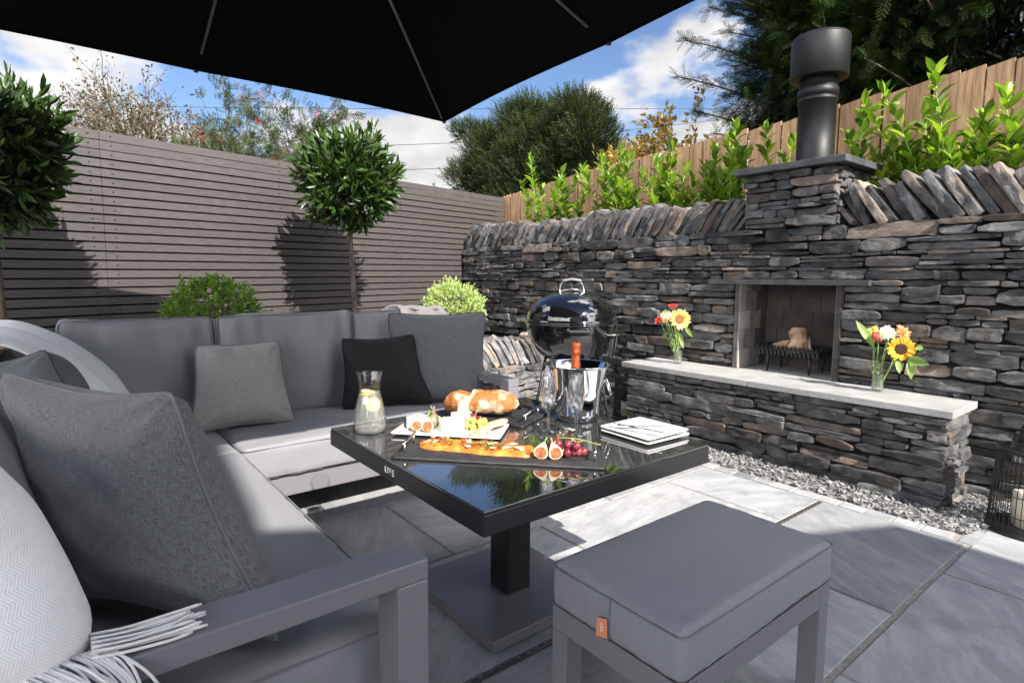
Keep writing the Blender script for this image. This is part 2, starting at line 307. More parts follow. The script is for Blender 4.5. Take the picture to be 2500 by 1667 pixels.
M['logend'] = mat('cut_wood', (.62, .45, .27), .8, noise=18, col2=(.40, .26, .14), bump=.5, bscale=70)
M['canopy'] = mat('parasol_fabric', (.004, .004, .0045), .9, spec=.1)
M['rib'] = mat('rib_metal', (.22, .20, .18), .4, metal=.4)
M['render'] = mat('rendered_wall', (.80, .79, .76), .85, noise=3, col2=(.76, .75, .72))
M['roof'] = mat('roof_slate', (.07, .072, .08), .7, noise=3, col2=(.10, .10, .11))
M['wax'] = mat('candle_wax', (.78, .70, .55), .5)
def fabric(name, c1, c2, sc_=300, rough=.85, bump=.35, uvv='UV', aspect=18, sheen=.2, lo=.38, hi=.62):
    m = bpy.data.materials.new(name); m.use_nodes = True; t = m.node_tree; b = t.nodes['Principled BSDF']
    c = N('ShaderNodeTexCoord', t); fs = []
    for st in ((1, aspect, 1), (aspect, 1, 1)):
        mpp = N('ShaderNodeMapping', t); mpp.inputs['Scale'].default_value = st; L(c.outputs[uvv], mpp.inputs[0], t)
        n = N('ShaderNodeTexNoise', t); n.inputs['Scale'].default_value = sc_/aspect; n.inputs['Detail'].default_value = 3; n.inputs['Roughness'].default_value = .7; L(mpp.outputs[0], n.inputs[0], t); fs.append(n.outputs[0])
    a = N('ShaderNodeMath', t, operation='ADD'); L(fs[0], a.inputs[0], t); L(fs[1], a.inputs[1], t)
    h = N('ShaderNodeMath', t, operation='MULTIPLY'); L(a.outputs[0], h.inputs[0], t); h.inputs[1].default_value = .5
    r = N('ShaderNodeMapRange', t); L(h.outputs[0], r.inputs[0], t); r.inputs[1].default_value = lo; r.inputs[2].default_value = hi
    mi = N('ShaderNodeMix', t, data_type='RGBA'); L(r.outputs[0], mi.inputs[0], t); mi.inputs[6].default_value = (*c1, 1); mi.inputs[7].default_value = (*c2, 1)
    L(mi.outputs[2], b.inputs['Base Color'], t); b.inputs['Roughness'].default_value = rough; b.inputs['Sheen Weight'].default_value = sheen; b.inputs['Specular IOR Level'].default_value = .25
    bp = N('ShaderNodeBump', t); bp.inputs['Strength'].default_value = bump; bp.inputs['Distance'].default_value = .003; L(h.outputs[0], bp.inputs['Height'], t); L(bp.outputs[0], b.inputs['Normal'], t)
    return m
M['seat_fabric'] = fabric('outdoor_fabric', (.185, .184, .200), (.235, .234, .250), 800, .6, .35, 'Object', 3, .1, lo=.3, hi=.7)
M['linen_grey'] = fabric('grey_linen', (.05, .051, .054), (.22, .22, .225), 420)
M['linen_light'] = fabric('light_linen', (.19, .18, .172), (.40, .378, .365), 330)
M['linen_slate'] = fabric('slate_linen', (.05, .054, .06), (.13, .138, .15), 330)
M['velvet_black'] = fabric('black_velvet', (.005, .0045, .0055), (.010, .009, .011), 330, .7, .1, sheen=.05)
M['piping_grey'] = mat('grey_piping', (.15, .15, .155), .8)
M['piping_dark'] = mat('dark_piping', (.05, .05, .055), .8)
M['throw_plain'] = fabric('pale_throw', (.80, .81, .81), (.92, .93, .93), 260, bump=.25)
def herringbone():
    m = bpy.data.materials.new('herringbone_throw'); m.use_nodes = True; t = m.node_tree; b = t.nodes['Principled BSDF']
    c = N('ShaderNodeTexCoord', t); s = N('ShaderNodeSeparateXYZ', t); L(c.outputs['UV'], s.inputs[0], t)
    def mth(op, a, bb=None):
        n = N('ShaderNodeMath', t, operation=op)
        for i, v in enumerate((a, bb)):
            if v is None: continue
            if isinstance(v, (int, float)): n.inputs[i].default_value = v
            else: L(v, n.inputs[i], t)
        return n.outputs[0]
    zz = mth('PINGPONG', mth('MULTIPLY', s.outputs[0], 46), 1)
    ph = mth('ADD', mth('MULTIPLY', s.outputs[1], 150), mth('MULTIPLY', zz, 2.2))
    st = mth('SINE', mth('MULTIPLY', ph, 6.283))
    n = N('ShaderNodeTexNoise', t); n.inputs['Scale'].default_value = 90; L(c.outputs['UV'], n.inputs[0], t)
    f = mth('MULTIPLY', mth('ADD', mth('MULTIPLY', st, .5), .5), n.outputs[0])
    mi = N('ShaderNodeMix', t, data_type='RGBA'); L(f, mi.inputs[0], t); mi.inputs[6].default_value = (.93, .91, .90, 1); mi.inputs[7].default_value = (.70, .66, .65, 1)
    L(mi.outputs[2], b.inputs['Base Color'], t); b.inputs['Roughness'].default_value = .9; b.inputs['Sheen Weight'].default_value = .3; b.inputs['Specular IOR Level'].default_value = .1
    bp = N('ShaderNodeBump', t); bp.inputs['Strength'].default_value = .2; bp.inputs['Distance'].default_value = .0015; L(st, bp.inputs['Height'], t); L(bp.outputs[0], b.inputs['Normal'], t)
    return m
M['throw'] = herringbone(); M['wool'] = mat('wool_yarn', (.82, .80, .79), .95, bump=.5, bscale=600)
# ------------------------------------------------------------------ ground, paving
def struct(mb, name, m, kind='structure', smooth=False, **k):
    o = mb.build(name, m, smooth=smooth); o['kind'] = kind
    for a, b in k.items(): o[a] = b
    return o
g = MB(); box(g, -400, 400, -400, 400, -.5, -.05); struct(g, 'ground', M['grass'])
g = MB(); box(g, -4.45, 3.9, -3.5, 4.2, -.045, -.0045); struct(g, 'joint_bed', M['joint'])
def slab(mb, x0, x1, y0, y1, gap=.006, z=0, th=.03):
    t = RS.uniform(.78, 1.12); hgt = z+RS.uniform(-.0012, .0012); V0 = np.array([(x, y) for x in (x0+gap, x1-gap) for y in (y0+gap, y1-gap)])
    e = .003; n = 6; xs = np.r_[x0+gap, np.linspace(x0+gap+e, x1-gap-e, n), x1-gap]; ys = np.r_[y0+gap, np.linspace(y0+gap+e, y1-gap-e, n), y1-gap]
    X, Y = np.meshgrid(xs, ys, indexing='ij'); Z = np.full_like(X, hgt)
    Z[0] -= e; Z[-1] -= e; Z[:, 0] -= e; Z[:, -1] -= e; o = RS.uniform(-9, 9, 3)
    P = np.stack([X+vn(np.stack([X*0, Y, X*0], -1)*3+o, 1)*.0025*(np.abs(X-(x0+x1)/2) > (x1-x0)/2-gap-e-.001), Y+vn(np.stack([X, X*0, X*0], -1)*3+o, 2)*.0025*(np.abs(Y-(y0+y1)/2) > (y1-y0)/2-gap-e-.001), Z], -1)
    grid(mb, P, c=(t, RS.rand(), 0)); a, b, c, d = x0+gap, x1-gap, y0+gap, y1-gap; zt = hgt-e
    mb.add([(a, c, zt), (b, c, zt), (b, d, zt), (a, d, zt), (a, c, zt-th), (b, c, zt-th), (b, d, zt-th), (a, d, zt-th)], [(0, 4, 5, 1), (1, 5, 6, 2), (2, 6, 7, 3), (3, 7, 4, 0)], c=(t*.9, .5, 0))
pv = MB()
colx = {-4.45: (-4.08, [-3.5, -2.9, -2.0, -1.1, -.2, .7, 1.6, 2.5, 3.22]), -4.08: (-3.40, [-3.5, -2.4, -1.5, -.6, .3, 1.2, 1.9, 2.6, 3.22]), -3.40: (-2.72, [-3.5, -2.6, -1.8, -.9, .1, .85, 1.65, 2.4, 3.22]),
        -2.72: (-2.04, [-3.5, -2.5, -1.6, -.7, .15, 1.308, 2.315, 3.22]), -2.04: (-1.345, [-3.5, -2.7, -1.9, -1.0, -.2, .75, 1.79, 2.80, 3.22]),
        -1.325: (-.685, [-3.5, -2.5, -1.6, -.6, .4, 1.35, 2.32, 3.22]), -.685: (0, [-3.5, -2.6, -1.7, -.8, .1, .96, 1.826, 2.817, 3.72]),
        0: (.69, [-3.5, -2.4, -1.5, -.6, .3, 1.2, 2.1, 3.0, 3.9]), .69: (1.38, [-3.5, -2, -1, 0, 1, 2, 3, 4.05]), 1.38: (2.7, [-3.5, -1, 0, 1, 2, 3, 4.05]), 2.7: (3.9, [-3.5, -2, 0, 1.5, 3, 4.05])}
for x0, (x1, ys) in colx.items():
    for a, b in zip(ys[:-1], ys[1:]):
        gp = .007
        slab(pv, x0+(.003 if abs(x0+.685) < .01 else 0), x1-(.003 if abs(x1+.685) < .01 else 0), a, b, gp)
x = -4.4
while x < -.76:
    wd = RS.uniform(.115, .135); slab(pv, x, min(x+wd, -.735), 3.225, 3.318, .003); x += wd
slab(pv, -.735, -.64, 3.225, 3.318, .003); slab(pv, -.735, -.64, 3.32, 3.45, .003)
for y in np.arange(3.75, 4.0, .14): slab(pv, -.62, -.30, y, y+.14, .004)
slab(pv, -.735, -.63, 3.455, 3.56, .004)
struct(pv, 'paving', M['paving'])
dr = MB()   # slot drain between two rows of slabs
box(dr, -1.3435, -1.3395, -3.5, 3.215, -.02, .0015); box(dr, -1.3300, -1.3265, -3.5, 3.215, -.02, .0015)
for y in np.arange(-1.0, 3.2, .038):
    dr.add([(-1.3395, y, 0), (-1.3395, y+.017, 0), (-1.330, y+.0085, 0), (-1.3395, y, -.012), (-1.3395, y+.017, -.012), (-1.330, y+.0085, -.012)], T=[(0, 2, 1), (3, 4, 5)], Q=[(0, 3, 5, 2), (1, 2, 5, 4)])
o = dr.build('slot_drain', M['chrome_dull'], smooth=False); tag(o, 'narrow toothed metal slot drain set between the paving slabs', 'drain')
# slate chippings
ch = MB(); n = 6500
reg = [(-4.3, -.72, 3.325, 3.63, 5200), (-.86, -.66, 3.4, 4.0, 700), (-4.3, -3.05, 3.6, 4.0, 600)]
for x0, x1, y0, y1, k in reg:
    for i in range(k):
        xx, yy = RS.uniform(x0, x1), RS.uniform(y0, y1)
        if x0 > -1 and xx > -.73+ (yy-3.35)*.35: continue
        s = RS.uniform(.008, .024)*(1.3 if RS.rand() < .12 else 1); m_ = RS.randint(4, 7); a = np.sort(RS.uniform(0, 2*np.pi, m_)); rr = RS.uniform(.6, 1, m_)*s; th = RS.uniform(.2, .45)*s
        P = np.vstack([np.c_[rr*np.cos(a), rr*np.sin(a)*.75, np.full(m_, th/2)], np.c_[rr*np.cos(a)*.85, rr*np.sin(a)*.65, np.full(m_, -th/2)]])
        e = RS.normal(0, .45, 2); cx, sx1, cy, sy1 = math.cos(e[0]), math.sin(e[0]), math.cos(e[1]), math.sin(e[1])
        P = P@np.array([[1, 0, 0], [0, cx, -sx1], [0, sx1, cx]])@np.array([[cy, 0, sy1], [0, 1, 0], [-sy1, 0, cy]])
        P += (xx, yy, RS.uniform(-.006, .014))
        T = [(0, j, j+1) for j in range(1, m_-1)]+[(m_, m_+j+1, m_+j) for j in range(1, m_-1)]; Q = [(j, m_+j, m_+(j+1) % m_, (j+1) % m_) for j in range(m_)]
        ch.add(P, Q, T, c=(RS.uniform(.55, 1.35), 0, 0))
struct(ch, 'slate_chippings', M['gravel'], kind='stuff', label='strip of grey slate chippings along the foot of the stone bench', category='gravel')
g = MB(); box(g, -4.4, -.6, 3.31, 4.15, -.03, -.006); struct(g, 'gravel_bed', M['soil'])
# ------------------------------------------------------------------ stone work
T_ST = cubegrid(12, 3, 5, skip=((1, 1),))       # y axis = outward(-) ; back face dropped
T_CP = cubegrid(4, 5, 9)
def tone_stone(): return (RS.uniform(.5, 1.6), RS.rand()**1.2*(1.0 if RS.rand() < .6 else .5), RS.rand())
def stone(mb, O, A, Nn, s0, s1, z0, z1, d0=0, depth=.09):
    """one stone: s along A, height z, Nn outward"""
    wd, h = s1-s0, z1-z0; sd = RS.randint(1000)
    V, Q = T_ST; half = np.array([wd/2, depth/2, h/2]); P, Q = rbox(T_ST, half, min(h*.16, .008), 0)
    u = V[:, 0]; tl, tr = RS.uniform(0, .62, 2)**1.15; el_, er = RS.uniform(.2, .75, 2)
    sc_ = 1-np.where(u < 0, tl*np.clip((-u-el_)/(1-el_), 0, 1)**1.2, tr*np.clip((u-er)/(1-er), 0, 1)**1.2)*.95
    P[:, 2] = P[:, 2]*sc_+ (np.where(u < 0, np.clip(-u-el_, 0, 1)*(RS.rand()-.5), np.clip(u-er, 0, 1)*(RS.rand()-.5)))*h*.5
    P[:, 2] *= RS.uniform(.96, 1.02)
    loc = P.copy()+RS.uniform(-20, 20, 3)
    amp = min(.012, h*.16); ns = np.stack([vn(loc, 11, k)*.7+vn(loc, 31, k+3)*.4 for k in range(3)], -1)*amp*np.array([1.2, .75, .62]); P = P+ns
    front = V[:, 1] < -.5; tilt = RS.normal(0, .16); P[:, 1] += front*(P[:, 2]*tilt+P[:, 0]*RS.normal(0, .05))-np.abs(vn(loc*np.array([.4, 1, 1]), 26, 9))*.006*front
    jut = RS.uniform(-.016, .016)+d0
    c = O[None]+((s0+s1)/2+P[:, 0])[:, None]*A+(P[:, 1]+depth/2-.010-jut)[:, None]*(-Nn)+((z0+z1)/2+P[:, 2])[:, None]*np.array([0, 0, 1.])
    mb.add(c, Q, c=tone_stone(), l=loc)
def stonework(mb, O, A, Nn, L0, L1, Z0, Z1, holes=(), hmin=.045, hmax=.10, wmin=.10, wmax=.42, wave=.008):
    O, A, Nn = map(lambda v: np.array(v, float), (O, A, Nn)); z = Z0
    ph = RS.uniform(0, 6)
    while z < Z1-.012:
        h = RS.uniform(hmin, hmax)
        if RS.rand() < .13: h = RS.uniform(.022, .034)
        for e in sorted({hh[2] for hh in holes} | {hh[3] for hh in holes}):   # land exactly on opening heads/sills
            if z < e-.012 and z+h > e-.02: h = e-z
        if z+h > Z1-.025: h = Z1-z
        segs = [(L0, L1)]
        for a, b, c, d in holes:
            if c-.005 < z+h/2 < d+.005:
                segs = [x for s in segs for x in (((s[0], min(s[1], a)), (max(s[0], b), s[1]))) if x[1]-x[0] > .02]
        for a, b in segs:
            s = a
            while s < b-.004:
                wd = RS.uniform(wmin, wmax)*(.55+h/.085*.55)
                if s+wd > b-wmin*.6: wd = b-s
                wv = wave*math.sin((s)*3+z*9+ph)+.6*wave*math.sin(s*7+z*23)
                if any(abs(e-z) < .02 or abs(e-z-h) < .02 for hh in holes for e in hh[2:]) or z+h >= Z1-.01 or z <= Z0: wv = 0
                gp = .004
                if h > .06 and RS.rand() < .27:
                    k = RS.uniform(.38, .62); zz = z+h*k
                    for q0, q1 in ((z, zz), (zz, z+h)):
                        ss = s; m_ = 1 if RS.rand() < .55 or wd < .2 else 2
                        cuts = [s, s+wd] if m_ == 1 else [s, s+wd*RS.uniform(.35, .65), s+wd]
                        for c0, c1 in zip(cuts[:-1], cuts[1:]): stone(mb, O, A, Nn, c0+gp/2, c1-gp/2, q0+.001+wv, q1-.001+wv)
                else: stone(mb, O, A, Nn, s+gp/2, s+wd-gp/2, z+.001+wv, z+h-.001+wv)
                s += wd
        z += h
def coping(mb, O, A, Nn, L0, L1, z0, hgt, lean, depth=.34, th=(.045, .085), hv=.04, rise=None):
    """slates standing on edge, leaning along A by 'lean' radians"""
    O, A, Nn = map(lambda v: np.array(v, float), (O, A, Nn)); s = L0; i = 0
    while s < L1:
        t = RS.uniform(*th); H_ = hgt*RS.uniform(.85, 1.08)+ (rise(s) if rise else 0); sd = RS.randint(1000); ln = lean+RS.normal(0, .05)
        P, Q = rbox(T_CP, (t/2*math.cos(ln)*.90, depth/2*RS.uniform(.86, 1.05), H_/2/math.cos(ln)), .007)
        V = T_CP[0]; loc = P[:, [2, 1, 0]]+RS.uniform(-20, 20, 3)
        P[:, 1] *= 1-.25*np.clip(V[:, 2]-RS.uniform(.1, .7), 0, 1)
        P[:, 2] += (np.abs(V[:, 2]) > .9)*np.sign(V[:, 2])*vn(loc, 14, 5)*.02
        P += np.stack([vn(loc, 12, k)*.9+vn(loc, 34, k+4)*.5 for k in range(3)], -1)*np.array([.0045, .014, .012])
        P[:, 0] *= 1-.35*np.clip(V[:, 2], 0, 1)*RS.rand()
        x_ = P[:, 0]*math.cos(ln)+P[:, 2]*math.sin(ln); zz = -P[:, 0]*math.sin(ln)+P[:, 2]*math.cos(ln)
        c = O+(s+t/2+x_)[:, None]*A+(P[:, 1]+depth/2-RS.uniform(-.005, .03))[:, None]*(-Nn)+(z0+H_/2+zz)[:, None]*np.array([0, 0, 1.])
        mb.add(c, Q, c=(RS.uniform(.6, 1.9), RS.rand()*.95, 0), l=loc); s += t*.98
YW = 4.03
wall = empty('stone_wall', (-2.4, 4.2, 0), 'long dry stone slate wall with slates on edge along its top', 'wall')
sw = MB(); OP = (-2.372, -1.612, .53, 1.165)
stonework(sw, (0, YW, 0), (1, 0, 0), (0, -1, 0), -6.07, 1.4, .0, 1.56, holes=[OP, (-2.57, -1.448, 1.165, 1.20), (-3.0, -.97, -.02, .49), (-3.085, -.87, .49, .53), (-6.2, -4.3, -.02, .56)])
sw.build('stonework', M['slate'], wall, smooth=False)
cp = MB()
coping(cp, (0, YW+.02, 0), (1, 0, 0), (0, -1, 0), -6.03, -2.42, 1.555, .25, R(33), rise=lambda s: .02*math.sin(s*3))
coping(cp, (0, YW+.02, 0), (1, 0, 0), (0, -1, 0), -1.60, 1.4, 1.555, .27, R(-33), th=(.055, .095))
for k, (s_, h_) in enumerate(((-2.44, .18), (-2.385, .11), (-1.66, .13), (-1.62, .19))):
    coping(cp, (0, YW+.03, 0), (1, 0, 0), (0, -1, 0), s_, s_+.03, 1.555, h_, R(38 if s_ < -2 else -38), th=(.05, .051), depth=.3)
cp.build('coping_stones', M['slate'], wall, smooth=False)
co = MB(); box(co, -6.04, -2.42, YW+.045, YW+.42, 0, 1.545); box(co, -1.58, 1.38, YW+.045, YW+.42, 0, 1.545); box(co, -2.415, -1.585, YW+.045, YW+.42, 1.21, 1.543); box(co, -2.415, -1.585, YW+.045, YW+.5, 0, .485)
box(co, -6.0, -2.40, YW+.12, YW+.30, 1.546, 1.70); box(co, -1.62, 1.38, YW+.12, YW+.30, 1.546, 1.70)
co.build('core', M['core'], wall, smooth=False)
# fireplace: bench, ledge slabs, lintel, fire box
fp = empty('fireplace', (-2.0, 3.8, 0), 'outdoor fireplace recess with stone bench and slate ledge in the dry stone wall', 'fireplace')
b = MB(); stonework(b, (0, 3.605, 0), (1, 0, 0), (0, -1, 0), -3.03, -.895, -.01, .485, hmin=.05, hmax=.095)
stonework(b, (-.905, 0, 0), (0, 1, 0), (1, 0, 0), 3.60, 4.02, -.01, .485, wmin=.12, wmax=.3, hmin=.05, hmax=.08)
stonework(b, (-3.02, 0, 0), (0, 1, 0), (-1, 0, 0), 3.60, 4.02, -.01, .485, wmin=.12, wmax=.3)
b.build('bench_stonework', M['slate'], fp, smooth=False)
b = MB(); box(b, -2.98, -.95, 3.66, 4.02, 0, .483); b.build('bench_core', M['core'], fp, smooth=False)
for a_, c_ in ((-3.085, -2.002), (-1.998, -.87)):
    b = MB(); box(b, a_, c_, 3.578, YW+(-.005), .49, .53); b.build('ledge_slab', M['slab'], fp, smooth=False, bevel=.004)
b = MB(); box(b, -2.57, -1.445, YW-.062, YW+.14, 1.163, 1.199); b.build('lintel', M['cap'], fp, smooth=False, bevel=.003)
b = MB(); box(b, -2.40, -1.62, YW-.03, YW+.44, .492, .531); b.build('hearth_slab', M['slab'], fp, smooth=False)
def bricks(mb, O, A, U, Nn, Lx, Lz, bw, bh, off, tn, g_=.0035):
    O, A, U, Nn = map(lambda v: np.array(v, float), (O, A, U, Nn)); z = 0; r_ = 0
    while z < Lz-.005:
        h = min(bh, Lz-z); s = -off[r_ % len(off)]*bw
        while s < Lx:
            a, c = max(s, 0), min(s+bw, Lx)
            if c-a > .012:
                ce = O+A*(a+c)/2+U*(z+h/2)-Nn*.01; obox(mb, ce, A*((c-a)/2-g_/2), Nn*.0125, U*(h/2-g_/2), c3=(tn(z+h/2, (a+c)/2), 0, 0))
            s += bw
        z += h; r_ += 1
XB0, XB1, YB = -2.33, -1.652, 4.42
fb = MB(); tn = lambda z, s: RS.uniform(.9, 1.15)
bricks(fb, (XB0, YW-.012, .531), (0, 1, 0), (0, 0, 1), (1, 0, 0), YB-YW+.012, .634, .155, .145, (0, .5), lambda z, s: (1.1 if s < .15 else (.65 if s < .27 else .30))*RS.uniform(.85, 1.15))  # tone paints the sunlit outer strip and the shade deeper in
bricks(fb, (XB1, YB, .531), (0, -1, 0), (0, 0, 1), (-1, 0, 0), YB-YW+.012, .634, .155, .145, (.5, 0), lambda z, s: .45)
bricks(fb, (XB0, YB, .531), (1, 0, 0), (0, 0, 1), (0, -1, 0), XB1-XB0, .634, .225, .145, (.15, .6, .4), lambda z, s: .16+.14*RS.rand())  # back bricks toned dark, shadow of the recess put into their colour
bricks(fb, (-2.368, YW-.014, .531), (1, 0, 0), (0, 0, 1), (0, -1, 0), .036, .634, .2, .145, (0,), lambda z, s: .32)
bricks(fb, (-1.650, YW-.014, .531), (1, 0, 0), (0, 0, 1), (0, -1, 0), .036, .634, .2, .145, (0,), lambda z, s: .17)
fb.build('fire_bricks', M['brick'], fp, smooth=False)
b = MB(); box(b, -2.372, XB0-.008, YW-.006, YB+.06, .531, 1.166); box(b, XB1+.008, -1.612, YW-.006, YB+.06, .531, 1.166); box(b, XB0-.008, XB1+.008, YB+.008, YB+.06, .531, 1.166); box(b, -2.38, -1.64, YW+.15, YB+.06, 1.167, 1.205)
b.build('mortar_lining', M['mortar'], fp, smooth=False)
# chimney
chm = empty('chimney', (-2.0, 4.2, 1.56), 'square slate chimney stack above the fireplace with slab cap and black flue', 'chimney')
b = MB(); stonework(b, (0, YW-.015, 0), (1, 0, 0), (0, -1, 0), -2.31, -1.685, 1.56, 1.945, hmin=.045, hmax=.075, wmin=.1, wmax=.3)
stonework(b, (-1.69, 0, 0), (0, 1, 0), (1, 0, 0), YW+.0, 4.55, 1.56, 1.945, hmin=.04, hmax=.07, wmin=.1, wmax=.25)
stonework(b, (-2.305, 0, 0), (0, 1, 0), (-1, 0, 0), YW+.0, 4.55, 1.56, 1.945, hmin=.05, hmax=.07)
b.build('stack_stonework', M['slate'], chm, smooth=False)
b = MB(); box(b, -2.26, -1.735, YW+.04, 4.56, 1.55, 1.94); b.build('stack_core', M['core'], chm, smooth=False)
b = MB(); box(b, -2.385, -1.615, 3.95, 4.70, 1.948, 1.992); b.build('cap_slab', M['cap'], chm, smooth=False, bevel=.004)
FX, FY = -1.975, 4.31
b = MB(); lathe(b, [(.128, 1.992), (.128, 2.0), (.122, 2.002), (.122, 2.44), (.130, 2.445), (.130, 2.458), (.122, 2.462), (.122, 2.475), (.131, 2.48), (.131, 2.53), (.122, 2.535), (.122, 2.62)], 48, (FX, FY, 0)); fl = b.build('flue_pipe', M['flue'], chm)
b = MB(); lathe(b, [(.12, 2.60), (.184, 2.60), (.187, 2.603), (.187, 2.86), (.184, 2.872), (.176, 2.876), (.176, 2.884), (.168, 2.888), (.165, 2.87), (.150, 2.70)], 56, (FX, FY, 0)); b.build('cowl', M['flue'], fl)
# low planter wall
lw = empty('planter_wall', (-4.45, 3.0, 0), 'low sunlit dry stone planter wall behind the sofa and the barbecue', 'wall')
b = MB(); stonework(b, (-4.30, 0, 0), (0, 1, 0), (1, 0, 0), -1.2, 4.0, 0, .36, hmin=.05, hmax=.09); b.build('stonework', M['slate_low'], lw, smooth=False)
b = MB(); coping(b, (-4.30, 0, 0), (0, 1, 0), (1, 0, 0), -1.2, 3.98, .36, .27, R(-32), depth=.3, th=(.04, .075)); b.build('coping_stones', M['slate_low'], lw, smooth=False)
b = MB(); box(b, -4.62, -4.345, -1.2, 4.0, 0, .355); box(b, -4.5, -4.4, -1.2, 4.0, .356, .5); b.build('core', M['core'], lw, smooth=False)
b = MB(); box(b, -6.6, -4.55, -3.5, 4.07, 0, .52); struct(b, 'planting_bed', M['soil'])
b = MB(); box(b, -9.5, 3.0, YW+.50, 30, 0, 1.50); struct(b, 'raised_bank', M['soil'])
# log grate and logs
gr = empty('fire_grate', (-2.0, 4.2, .531), 'black cast iron fire basket on four legs inside the fireplace recess', 'fire grate')
b = MB(); gx0, gx1, gy0, gy1 = -2.21, -1.77, 4.10, 4.33
for ys, sg in ((gy0, -1), (gy1, 1)):
    box(b, gx0+.03, gx1-.03, ys-.006, ys+.006, .655, .668)
    box(b, gx0, gx1, ys-.006+sg*.022, ys+.006+sg*.022, .695, .708)
    for x in np.arange(gx0+.01, gx1, .030):
        obox(b, (x, ys+sg*.011, .683), (.0075, 0, 0), (0, .005, 0), (0, sg*.011, .03)); box(b, x-.0075, x+.0075, ys+sg*.022-.005, ys+sg*.022+.005, .705, .725)
for xs, sg in ((gx0, -1), (gx1, 1)):
    box(b, xs-.006, xs+.006, gy0-.02, gy1+.02, .69, .704)
    for y in np.arange(gy0, gy1+.01, .03): obox(b, (xs+sg*.0, y, .695), (.006, 0, 0), (0, .007, 0), (sg*.012, 0, .028))
for y in np.linspace(gy0, gy1, 8): box(b, gx0+.02, gx1-.02, y-.006, y+.006, .652, .664)
b.build('basket', M['black'], gr, smooth=False)
for x in (gx0+.07, gx1-.07):
    for y in (gy0+.01, gy1-.01):
        b = MB(); tube(b, [(x, y, .66), (x+.0, y, .60), (x, y, .532)], [.013, .010, .006], 8); b.build('leg', M['black'], gr)
def log(name, p0, p1, r0, r1, label, endm):
    lo = MB(); p0, p1 = np.array(p0), np.array(p1); k = 14; pts = [p0+(p1-p0)*t for t in np.linspace(0, 1, k)]
    tube(lo, pts, [(r0+(r1-r0)*t)*(1+.06*math.sin(t*9)) for t in np.linspace(0, 1, k)], 20, cap=False); V = lo.v[0]; lo.v[0] = V+np.stack([vn(V, 22, k_) for k_ in range(3)], -1)*.010+np.stack([vn(V, 70, k_) for k_ in range(3)], -1)*.003
    o = lo.build(name, M['log'], smooth=True, loc=p0); e = MB(); d = (p1-p0)/np.linalg.norm(p1-p0)
    tube(e, [p1-d*.004, p1+d*.003], [r1*.97, r1*.95], 20); e.build('cut_end', endm, o, smooth=False); e = MB(); tube(e, [p0-d*.003, p0+d*.004], [r0*.95, r0*.97], 20); e.build('cut_end', endm, o, smooth=False); tag(o, label, 'log', 'logs in the fire basket')
log('log', (-2.13, 4.17, .700), (-1.90, 4.25, .735), .028, .060, 'long tapering log lying along the fire basket', M['logend'])
log('log', (-1.955, 4.16, .675), (-1.965, 4.20, .845), .068, .054, 'short thick log standing upright at the right of the fire basket', M['logend'])
# ------------------------------------------------------------------ fences
FD = np.array([-math.sin(R(14)), math.cos(R(14)), 0]); FN = np.array([math.cos(R(14)), math.sin(R(14)), 0]); FP = np.array([-6.12, 4.08, 0])
def fpt(t, z, d=0): return FP+FD*t+FN*d+np.array([0, 0, z])
gf = empty('slatted_fence', fpt(-3, 0), 'tall grey slatted fence of narrow horizontal boards behind the sofa', 'fence')
b = MB(); T0, T1 = -7.6, .78; joints = [-7.6, -3.885, -2.5, T1]
PIT_ = .066; ZT = 2.262
def ztop(t): return ZT+.012*t/1.0*.8
nrow = 33
for r_ in range(nrow):
    js = [T0, -3.885, T1] if True else 0
    for a_, c_ in zip(js[:-1], js[1:]):
        h = .0535 if r_ > 1 else .060; t = RS.uniform(.92, 1.08)
        za = ztop(a_)-r_*PIT_-h/2; zb = ztop(c_)-r_*PIT_-h/2; n = 2
        ce = (fpt(a_, za)+fpt(c_, zb))/2; ax = (fpt(c_-.0015, zb)-fpt(a_+.0015, za))/2
        V = []; off = len(b.v)
        obox(b, ce, ax, FN*.011, (0, 0, h/2), c3=(t, 0, 0))
for r_ in range(nrow):
    for tj in (-3.955, -3.815, -2.50, -1.06, .12, -5.4, -6.8):
        z = ztop(tj)-r_*PIT_-.027; P = fpt(tj, z, .011)
        lathe(b, [(0, .004), (.004, .0035), (.0075, .001), (.0075, 0)], 8, (0, 0, 0), c=(.28, 0, 0)); V = b.v[-1]; b.v[-1] = P+V[:, 0][:, None]*FD+V[:, 1][:, None]*np.array([0, 0, 1])+V[:, 2][:, None]*FN
        b.l[-1] = b.v[-1]
b.build('boards', M['fence_grey'], gf, smooth=False)
b = MB()
for tj in (-7.4, -5.4, -3.885, -2.5, -1.06, .12): obox(b, fpt(tj, 1.1, -.05), FD*.045, FN*.036, (0, 0, 1.1))
obox(b, fpt(-3.4, 1.12, -.10), FD*4.15, FN*.006, (0, 0, 1.09))
b.build('posts_and_backing', M['void'], gf, smooth=False)
wf = empty('close_board_fence', (-2, 4.85, 1.5), 'pale timber fence of upright boards above the stone wall', 'fence')
b = MB(); x = -6.52; tops = [(-6.3, 2.27), (-5.65, 2.33), (-4.40, 2.42), (-3.55, 2.45), (-3.11, 2.49), (-2.61, 2.49), (-2.01, 2.53), (-1.67, 2.55), (-1.29, 2.58), (-.96, 2.59), (2.0, 2.80)]
YF = 4.85
